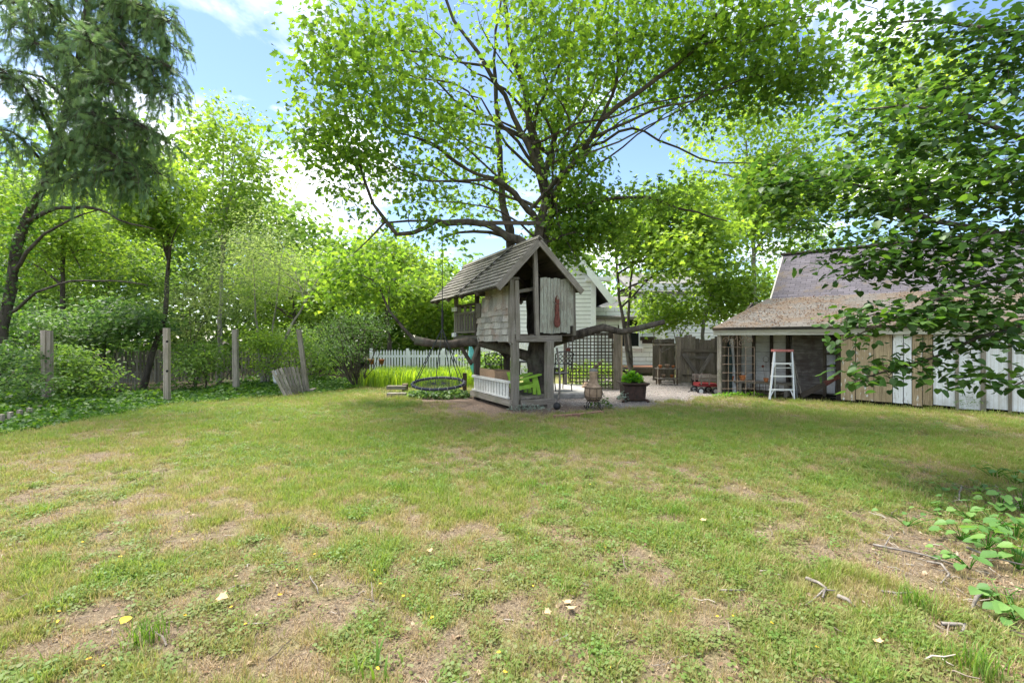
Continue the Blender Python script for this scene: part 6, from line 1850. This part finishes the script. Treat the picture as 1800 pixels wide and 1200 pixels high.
# climbing leaves and bare shoots of the small broadleaf in front of the spruce
# ------------------------------------------------------------------ trees and bushes round the garden
def lumps(cx, cy, rx, ry, Y, rY, n, rng, k=7):
    """a crown as several uneven lumps"""
    out = []
    for i in range(k):
        a = rng.random() * 6.283; q = math.sqrt(rng.random())
        out.append((cx + .62 * rx * q * math.cos(a), cy + .62 * ry * q * math.sin(a), rx * rng.uniform(.35, .6), ry * rng.uniform(.3, .55), Y + rY * .5 * rng.normal(), rY * rng.uniform(.5, .8), n // k))
    return out
def bg_tree(name, label, pxb, Y, cx, cy, rx, ry, n, per, size, leaf, barkm, seed, kind='oval', r0=.12, stems=1, sig=.32, rY=1.2, cat='tree', k=8, droop=.4, limbs=4, wood_name='trunk', sparse=.34, group='trees round the garden', lean=0):
    rng = np.random.default_rng(seed)
    base = V((pxb - CX) / F * Y, Y, 0)
    top = at(cx + lean, cy - ry * .30, Y)
    L = []
    for s in range(stems):
        b = base + V(rng.normal() * .12 * (stems > 1), rng.normal() * .1 * (stems > 1), -.05)
        t = top + V(rng.normal() * rx / F * Y * .5 * (stems > 1), rng.normal() * .3, -abs(rng.normal()) * .3 * (stems > 1))
        mid = b.lerp(t, .45) + V(rng.normal() * .15, rng.normal() * .1, 0)
        L.append(([tuple(b), tuple(b.lerp(mid, .5)), tuple(mid), tuple(t)], r0 * (1 if s == 0 else .8), r0 * .2))
    main = L[0][0]
    for i in range(limbs):
        u = rng.uniform(.35, .8); a = V(*main[1]).lerp(V(*main[3]), u) if True else None
        ang = rng.uniform(0, 6.283)
        e = at(cx + rx * .75 * math.cos(ang), cy + ry * .7 * math.sin(ang) * .8, Y + rng.normal() * rY * .6)
        mdl = V(*a).lerp(e, .5) + V(0, 0, .15)
        L.append(([tuple(a), tuple(mdl), tuple(e)], r0 * .38, r0 * .08))
    cl = px_clusters(lumps(cx, cy, rx, ry, Y, rY, n, rng, k), rng)
    cl[:, 0] += rng.normal(size=len(cl)) * sig * .5
    gn = fbm(cl[:, 0] * .8, cl[:, 2] * .8 + cl[:, 1] * .4, seed, 3); cl = cl[(gn > sparse) & (cl[:, 2] > .1)]
    return tree(name, label, cat, tuple(base), L, cl, per, sig * 1.2, sig * .55, size, kind, leaf, barkm, seed, group, twig=.008, droop=droop, wood_name=wood_name, wob=.02, ntrunk=stems)

bg_tree('oak_tree', 'slender open tree with pale trunk left of the sky gap', 385, 15.5, 400, 290, 110, 150, 420, 12, .115, 'lime_leaf', 'grey_bark', 201, 'maple', .09, 1, .26, 1.2, limbs=10, sparse=.42, k=16)
bg_tree('lime_tree', 'bright yellow green tree behind the spruce trunk', 90, 16.5, 110, 395, 180, 140, 520, 24, .13, 'lime_leaf', 'dark_bark', 202, 'oval', .13, 1, .36, 1.6, limbs=5, sparse=.3)
bg_tree('vine_clad_tree', 'vine clad tree with a hanging green mass beside the spruce', 250, 13.2, 270, 350, 85, 110, 360, 24, .10, 'lime_leaf', 'dark_bark', 203, 'maple', .10, 1, .26, .9, limbs=4)
bg_tree('feathery_tree', 'pale feathery tree with grey forked trunks behind the posts', 455, 13.4, 450, 480, 115, 120, 480, 26, .085, 'pale_leaf', 'grey_bark', 204, 'narrow', .06, 3, .26, 1.2, limbs=5, sparse=.30)
bg_tree('stem_bush', 'tall bush of many upright brown stems near the lawn edge', 625, 13.6, 612, 580, 72, 66, 210, 24, .085, 'deep_leaf', 'dark_bark', 205, 'narrow', .026, 22, .22, .8, 'bush', limbs=3, wood_name='stem', group='bushes')
bg_tree('garden_maple', 'bright green small maple behind the low left limb', 690, 19.5, 675, 480, 115, 70, 360, 24, .14, 'lime_leaf', 'dark_bark', 206, 'maple', .12, 1, .36, 1.6, limbs=5)
bg_tree('garden_maple', 'bright green tree behind the treehouse balcony', 775, 21.5, 775, 520, 85, 75, 260, 24, .14, 'lime_leaf', 'dark_bark', 207, 'maple', .12, 1, .38, 1.5, limbs=4)
bg_tree('small_maple', 'small lime green maple with two grey trunks before the house', 1112, 15.6, 1165, 425, 120, 115, 420, 24, .13, 'lime_leaf', 'maple_bark', 208, 'maple', .10, 2, .30, 1.4, limbs=6, sparse=.32)
bg_tree('small_maple', 'small dense maple leaning over the plank gate', 1240, 16.2, 1270, 470, 85, 105, 270, 24, .13, 'lime_leaf', 'grey_bark', 209, 'maple', .09, 1, .30, 1.2, limbs=5, sparse=.34)
bg_tree('lilac_bush', 'leafy green bush hiding the foot of the white house annex', 1180, 16.6, 1180, 548, 75, 40, 130, 22, .11, 'lime_leaf', 'grey_bark', 216, 'maple', .04, 4, .28, 1.0, 'bush', limbs=4, wood_name='stem', group='bushes')
bg_tree('rear_lime_tree', 'tall yellow green tree in the sky gap above the gate', 1330, 20.5, 1320, 290, 165, 165, 900, 20, .15, 'lime_leaf', 'grey_bark', 210, 'maple', .16, 1, .40, 1.8, limbs=8, sparse=.38, k=14)
bg_tree('yellow_tree', 'thin yellowish tree over the barn ridge end', 1375, 24, 1395, 420, 80, 85, 260, 18, .15, 'lime_leaf', 'grey_bark', 211, 'oval', .12, 1, .4, 1.4, limbs=4, sparse=.42)
bg_tree('barn_tree', 'tall green tree behind the barn roof at right', 1640, 19, 1600, 230, 220, 210, 560, 16, .15, 'lime_leaf', 'grey_bark', 212, 'maple', .2, 1, .44, 2, limbs=7, sparse=.38, k=14)
bg_tree('shade_tree', 'mid green tree above the far left undergrowth', 180, 18.5, 190, 490, 170, 80, 320, 22, .15, 'mid_leaf', 'dark_bark', 213, 'oval', .13, 1, .4, 1.6, limbs=4)
bg_tree('shade_tree', 'pale green tree filling the gap behind the feathery tree', 520, 20.5, 510, 500, 110, 80, 320, 24, .15, 'lime_leaf', 'dark_bark', 214, 'oval', .12, 1, .42, 1.6, limbs=4)
def shrub(label, pxb, Y, cx, cy, rx, ry, n, per, size, leaf, seed, kind='oval', rY=.8, sig=.2):
    return bg_tree('leafy_shrub', label, pxb, Y, cx, cy, rx, ry, n, per, size, leaf, 'dark_bark', seed, kind, .025, 4, sig, rY, 'shrub', limbs=3, wood_name='stem', group='shrubs of the left bed', k=6, sparse=.2)
shrub('dark shrub in the corner left of the doubled post', 30, 9.6, 30, 655, 75, 62, 130, 26, .075, 'deep_leaf', 301)
shrub('rounded shrub right behind the doubled post', 125, 10.4, 125, 640, 70, 70, 120, 26, .08, 'mid_leaf', 302)
shrub('dark overhanging shrub above the wire mesh', 195, 13.6, 190, 575, 95, 55, 150, 26, .10, 'deep_leaf', 303, 'maple', 1.0, .28)
shrub('large dark shrub under the spruce trunk', 60, 12.4, 60, 560, 110, 70, 170, 26, .095, 'deep_leaf', 304, 'oval', 1.0, .28)
shrub('twiggy grey green shrub behind the post with holes', 335, 13.8, 335, 545, 65, 75, 140, 26, .07, 'pale_leaf', 305, 'narrow', .9, .24)
shrub('bright shrub right of the post with holes', 370, 12.6, 365, 635, 62, 50, 130, 26, .075, 'mid_leaf', 306)
shrub('light green shrub between the straight post and leaning post', 470, 13.0, 470, 615, 55, 58, 120, 26, .07, 'lime_leaf', 307)
shrub('grey green shrub behind the leaning picket panel', 545, 15.2, 545, 610, 50, 62, 100, 26, .09, 'mid_leaf', 308, 'oval', .9, .26)
shrub('low bright shrub behind the lattice trellis', 1045, 14.0, 1045, 655, 55, 28, 70, 24, .07, 'lime_leaf', 309, 'oval', .5, .2)
shrub('leafy bush under the treehouse by the iron chair', 858, 14.6, 862, 640, 32, 36, 40, 22, .09, 'mid_leaf', 310, 'round', .5, .2)

# far woodland closing the view
rg = np.random.default_rng(404)
nw = 3600
X = rg.uniform(-36, 4, nw); Yd = rg.uniform(23, 32, nw); pxw = CX + F * X / Yd; Zc = rg.random(nw) ** .8 * (.55 + .9 * fbm(X * .22, Yd * .2, 51, 3)) * np.interp(pxw, [-300, 250, 420, 560, 800], [12, 11.5, 9.5, 7.0, 5.6])
cl = np.stack([X, Yd, Zc], 1)
X2 = rg.uniform(6, 40, 900); Y2 = rg.uniform(26, 34, 900); cl = np.concatenate([cl, np.stack([X2, Y2, rg.random(900) * (4.5 + 3 * fbm(X2 * .2, Y2 * .2, 52, 3))], 1)])
pos, t_, nn_, sz, tn = foliage(cl, 22, .55, .42, .34, rg)
o = put('woodland', leaf_mesh('woodland', pos, t_, nn_, sz, tn, 'rhomb'), M['mid_leaf']); tag(o, 'far green woodland closing the view behind the fences', 'woodland', kind='stuff')

# ------------------------------------------------------------------ ground ivy along the left bed
rg = np.random.default_rng(71)
n = 26000
Yv = 6.0 + rg.random(n) ** .8 * 9.4; Xv = bed_edge(Yv) + .12 - np.abs(rg.normal(size=n)) * 1.7 - rg.random(n) * .15
hmap = .05 + .28 * fbm(Xv * 1.1, Yv * 1.1, 61, 3) * np.clip((bed_edge(Yv) - Xv) * .9, .12, 1.3)
pos = np.stack([Xv, Yv, ground_height(Xv, Yv) + hmap * (.35 + .65 * rg.random(n))], 1)
t_, nn_ = leaf_frames(n, rg, None, .25, .5)
o = put('ground_ivy', leaf_mesh('ground_ivy', pos, t_, nn_, .075 * (.6 + .7 * rg.random(n)), np.clip(.35 + .3 * rg.normal(size=n), 0, 1), 'maple'), M['ivy_leaf']); tag(o, 'low dark ivy covering the ground along the left bed', 'ivy', kind='stuff')

def patch(name, label, cat, c, rx, ry, h, n, size, leaf, kind, seed, droop=.3, flat=.5):
    rg = np.random.default_rng(seed); a = rg.random(n) * 6.283; q = np.sqrt(rg.random(n))
    X = c.x + rx * q * np.cos(a); Y = c.y + ry * q * np.sin(a); z = h * (1 - .6 * q ** 2) * (.3 + .7 * rg.random(n)) * (.6 + .8 * fbm(X * 4, Y * 4, seed, 2))
    t, nn = leaf_frames(n, rg, None, droop, flat)
    o = put(name, leaf_mesh(name, np.stack([X - c.x, Y - c.y, z], 1), t, nn, size * (.6 + .8 * rg.random(n)), rg.random(n), kind), M[leaf], None, Matrix.Translation(V(c.x, c.y, 0)))
    return tag(o, label, cat, kind='stuff' if cat == 'ground cover' else None)
patch('ground_cover', 'dark leafy ground cover under the web swing', 'ground cover', gr(772, 698), .78, .42, .26, 1100, .085, 'deep_leaf', 'oval', 501)
patch('weed_clump', 'pale green weeds at the foot of the front treehouse post', 'weeds', gr(928, 722), .42, .16, .13, 260, .05, 'dusty', 'narrow', 502, -.3)
patch('weed_clump', 'green weeds around the chiminea legs', 'weeds', gr(1056, 716), .22, .18, .24, 220, .05, 'ivy_leaf', 'oval', 503, -.2)
patch('weed_clump', 'silvery weeds at the left foot of the planter', 'weeds', gr(1096, 706), .14, .12, .22, 90, .06, 'dusty', 'oval', 504, -.3)
patch('weed_clump', 'dark ferny weed against the white boards', 'weeds', gr(1715, 724), .42, .14, .5, 260, .055, 'deep_leaf', 'narrow', 505, -.1)
patch('weed_clump', 'weeds along the shed threshold by the trellis', 'weeds', gr(1300, 697), .7, .12, .12, 300, .05, 'herb', 'oval', 506, -.2)
patch('weed_clump', 'low leaves at the foot of the lattice trellis', 'weeds', gr(1050, 683), .7, .25, .26, 420, .07, 'ivy_leaf', 'oval', 507, -.1)
patch('herb_plants', 'bright green herbs growing in the iron planter', 'plants', V(pb.x, pb.y, 0), w * .95, w * .95, .30, 420, .06, 'herb', 'round', 508, -.1)
bpy.data.objects['herb_plants'].location.z = .40
# upright strappy leaves in the planter and day lilies
def blades(name, label, cat, pts, h, wd, leaf, seed, per=24, spread=.12, kind=None, lean=.45):
    rg = np.random.default_rng(seed); vs = []; lp = []; tt = []; tint = []
    for (x, y) in pts:
        for i in range(per):
            a = rg.random() * 6.283; b = np.array([x + rg.normal() * spread * .5, y + rg.normal() * spread * .5, 0]); H = h * rg.uniform(.6, 1.1); d = np.array([math.cos(a), math.sin(a), 0]); s = np.array([-d[1], d[0], 0]); l = lean * H * rg.uniform(.2, 1.2)
            n0 = len(vs)
            for u, wf in ((0, 1), (.45, .9), (.8, .6)):
                p = b + d * l * u ** 2 + np.array([0, 0, H * (u - .12 * u * u)]); vs += [p - s * wd * wf, p + s * wd * wf]
            vs.append(b + d * l * 1.1 + np.array([0, 0, H * (.88 - .1 * lean)]))
            lp += [n0, n0 + 1, n0 + 3, n0 + 2, n0 + 2, n0 + 3, n0 + 5, n0 + 4, n0 + 4, n0 + 5, n0 + 6]; tt += [4, 4, 3]; tint += [rg.random()] * 3
    o = put(name, np_mesh(name, vs, lp, tt, tint), M[leaf]); return tag(o, label, cat, kind=kind)
rg = np.random.default_rng(81)
pts = [(x, y) for x, y in zip(rg.uniform(at(655, 0, 15).x, at(840, 0, 15).x, 190), rg.uniform(13.6, 16.5, 190))]
blades('daylily_bed', 'bright yellow green strappy daylilies before the white fence', 'daylilies', pts, .62, .011, 'daylily', 82, 22, .25, 'stuff')
pts = [(pb.x + .05 + rg.normal() * .05, pb.y + .08 + rg.normal() * .05) for _ in range(5)]
o = blades('strappy_plant', 'dark strappy leaved plant at the back of the iron planter', 'plant', pts, .30, .008, 'deep_leaf', 83, 14, .06); o.location.z = .40
for i, (px, py, h, lb_) in enumerate(((266, 1122, .13, 'tall tuft of fresh grass in the left foreground'), (700, 862, .10, 'dense bright grass tuft in the middle of the lawn'), (930, 856, .11, 'bright grass tuft right of the lawn centre'), (1190, 905, .10, 'isolated green grass tuft on the right lawn'), (1745, 1190, .16, 'coarse grass tuft at the bottom right corner'), (1620, 1075, .14, 'spreading grass clump among the fallen sticks'), (650, 1185, .12, 'broad leaved grass tuft at the bottom centre'))):
    c = gr(px, py); rg = np.random.default_rng(900 + i)
    blades('grass_tuft', lb_, 'grass tuft', [(c.x + rg.normal() * .04, c.y + rg.normal() * .03) for _ in range(4)], h, .0022 if i != 6 else .007, 'tuft_blade', 910 + i, 26 if i != 6 else 3, .08)

# ------------------------------------------------------------------ seedlings at the right edge of the lawn
def seedling(px, py, h, nl, ls, label, seed):
    b = gr(px, py); rg = random.Random(seed)
    t = thing('seedling', label, 'plant', b, 'broad leaved seedlings at the right edge')
    tops = []
    m = MB()
    for i in range(int(nl * 1.0)):
        a = rg.uniform(0, 6.283); r = rg.uniform(.02, .2); z = h * rg.uniform(.3, .8)
        e = b + V(r * math.cos(a), r * math.sin(a), z); m.tube([b, b.lerp(e, .5) + V(0, 0, z * .15), e], [.004, .003, .002], 4); tops.append((e, a))
    m.build('stem', M['herb'], t)
    for e, a in tops:
        s = ls * rg.uniform(.5, .95); d = V(math.cos(a), math.sin(a), -.15).normalized(); n = V(rg.uniform(-.3, .3), rg.uniform(-.35, .15), 1); n = (n - d * n.dot(d)).normalized(); x = d.cross(n)
        put('leaf', single_leaf_mesh('round', rg.randint(1, 4)), M['seed_leaf'], t, Matrix(((x.x * s, d.x * s, n.x * s, e.x), (x.y * s, d.y * s, n.y * s, e.y), (x.z * s, d.z * s, n.z * s, e.z), (0, 0, 0, 1))))
M['seed_leaf'] = leafmat('seedling_leaf', (0.045, 0.12, 0.03), (0.085, 0.19, 0.045), (0.15, 0.27, 0.06), 0.35, 0.35)
for i, a in enumerate(((1595, 925, .16, 6, .06, 'single small seedling on the bare patch'), (1760, 900, .24, 14, .085, 'leafy seedling clump against the right edge, farthest back'), (1690, 950, .16, 12, .075, 'spreading seedling left of the larger clumps'), (1735, 965, .2, 14, .08, 'dense seedling in the middle of the right edge'),
                       (1790, 1000, .26, 12, .11, 'large leaved seedling at the very right edge'), (1760, 1060, .14, 9, .09, 'low broad leaved seedling below the large one'), (1720, 870, .15, 12, .06, 'dark seedling patch behind the others'), (1785, 850, .2, 14, .07, 'seedling clump in the shade at the far right'), (1650, 905, .08, 7, .05, 'tiny seedling beside the upright stick'),
                       (1705, 912, .18, 12, .07, 'leafy seedling left of the farthest clump'), (1748, 935, .2, 14, .08, 'bushy seedling just below the farthest clump'), (1785, 950, .24, 13, .09, 'tall seedling above the large leaved one'), (1795, 900, .26, 14, .08, 'shaded seedling at the edge behind the tall one'),
                       (1705, 1000, .12, 9, .07, 'low seedling beside the hooked stick'), (1785, 1090, .14, 9, .08, 'lowest seedling on the right edge'), (1745, 840, .16, 14, .06, 'dark leafy seedling nearest the white boards'), (1660, 865, .10, 9, .05, 'small seedling at the border of the grass'))):
    seedling(*a[:5], a[5], 600 + i)

# ------------------------------------------------------------------ fallen sticks
def stick(pts, r, label, side=(), seed=0):
    P = [gr(px, py) + V(0, 0, z) for px, py, z in pts]
    t = thing('fallen_stick', label, 'stick', P[0], 'fallen sticks on the lawn')
    q = smooth_path([tuple(p) for p in P], .05); rg = np.random.default_rng(seed + 5); q = wobble(q, .006, rg)
    put('main_stem', tubes_mesh('main_stem', [(q, np.linspace(r, r * .45, len(q)), 7)]), M['stick'], t, Matrix())
    for s in side:
        S_ = np.array([tuple(gr(px, py) + V(0, 0, z)) for px, py, z in s]); put('side_twig', tubes_mesh('side_twig', [(S_, np.linspace(r * .55, r * .25, len(S_)), 5)]), M['stick'], t, Matrix())
stick([(1418, 1022, .02), (1440, 1036, .03), (1452, 1044, .03), (1446, 1056, .02)], .011, 'pale forked stick at the right of the foreground', [[(1450, 1044, .03), (1430, 1058, .015), (1416, 1066, .01)], [(1452, 1046, .03), (1468, 1047, .03)]], 1)
stick([(1474, 1054, .02), (1490, 1063, .03), (1502, 1072, .02)], .013, 'short thick stick beside the pale forked stick', [], 2)
stick([(1535, 962, .02), (1580, 974, .03), (1630, 986, .03), (1675, 998, .02)], .009, 'long thin stick beside the seedlings', [[(1555, 967, .03), (1566, 958, .07)]], 3)
stick([(1630, 995, .03), (1655, 1005, .05), (1668, 1018, .03), (1655, 1030, .01)], .008, 'hooked grey stick below the long thin stick', [], 4)
stick([(1725, 1048, .04), (1716, 1066, .05), (1708, 1078, .02)], .014, 'stubby upright stick piece at the right', [[(1716, 1064, .05), (1728, 1060, .05)]], 5)
stick([(1655, 1103, .02), (1690, 1108, .03), (1700, 1108, .03), (1688, 1124, .015)], .010, 'curved stick near the lower right corner', [], 6)
stick([(1548, 1045, .02), (1580, 1052, .03), (1606, 1050, .03)], .008, 'small stick left of the grass clump', [], 7)
stick([(1690, 858, .02), (1688, 872, .05), (1684, 882, .02)], .010, 'short pale stick in front of the shaded seedlings', [], 8)
stick([(545, 1015, .01), (552, 1030, .02), (558, 1048, .01)], .005, 'thin brown twig in the centre left foreground', [], 9)
stick([(430, 1099, .01), (450, 1101, .015), (472, 1098, .01)], .006, 'thin dark twig in the left foreground', [], 10)
stick([(1262, 1040, .01), (1285, 1043, .02), (1310, 1040, .01)], .007, 'brown twig left of the pale forked stick', [], 11)
stick([(1700, 975, .05), (1760, 1000, .06), (1800, 1008, .05)], .009, 'pale stick running under the large seedling', [], 12)

# ------------------------------------------------------------------ fallen leaves and petals
def lying_leaf(px, py, s, mat, label, seed, group=None, kind='round', lift=.03):
    b = gr(px, py) + V(0, 0, lift); rg = random.Random(seed); a = rg.uniform(0, 6.283)
    d = V(math.cos(a), math.sin(a), rg.uniform(-.1, .2)).normalized(); n = V(rg.uniform(-.3, .3), -.35, 1); n = (n - d * n.dot(d)).normalized(); x = d.cross(n)
    o = put('fallen_leaf', single_leaf_mesh(kind, rg.randint(0, 4)), M[mat], None, Matrix(((x.x * s, d.x * s, n.x * s, b.x), (x.y * s, d.y * s, n.y * s, b.y), (x.z * s, d.z * s, n.z * s, b.z), (0, 0, 0, 1))))
    tag(o, label, 'leaf', group)
lying_leaf(212, 1106, .042, 'yellow_leaf', 'largest yellow fallen leaf, in the left foreground', 1, 'fallen leaves', lift=.04)
lying_leaf(385, 1058, .06, 'tan_leaf', 'large pale dry leaf left of centre foreground', 2, 'fallen leaves', 'maple')
lying_leaf(998, 1070, .05, 'tan_leaf', 'crumpled tan leaf in the centre foreground', 3, 'fallen leaves', 'maple')
lying_leaf(1004, 1080, .05, 'tan_leaf', 'dry leaf touching the crumpled tan leaf', 4, 'fallen leaves', 'maple')
lying_leaf(966, 1082, .04, 'tan_leaf', 'small tan leaf left of the crumpled pair', 5, 'fallen leaves', 'maple')
lying_leaf(755, 972, .04, 'tan_leaf', 'pale curled leaf on the bare patch of the middle lawn', 6, 'fallen leaves')
lying_leaf(1550, 1140, .045, 'tan_leaf', 'tan leaves near the bottom right grass', 7, 'fallen leaves', 'maple')
lying_leaf(1237, 922, .05, 'tan_leaf', 'orange tan leaf on the right lawn', 8, 'fallen leaves', 'maple')
rg = random.Random(44)
for i in range(46):
    px = rg.uniform(20, 1700); py = 800 + 390 * rg.random() ** .7
    lying_leaf(px, py, rg.uniform(.014, .024), 'yellow_leaf', 'tiny yellow leaf scattered on the lawn', 100 + i, 'tiny yellow leaves on the lawn', 'oval', .02)
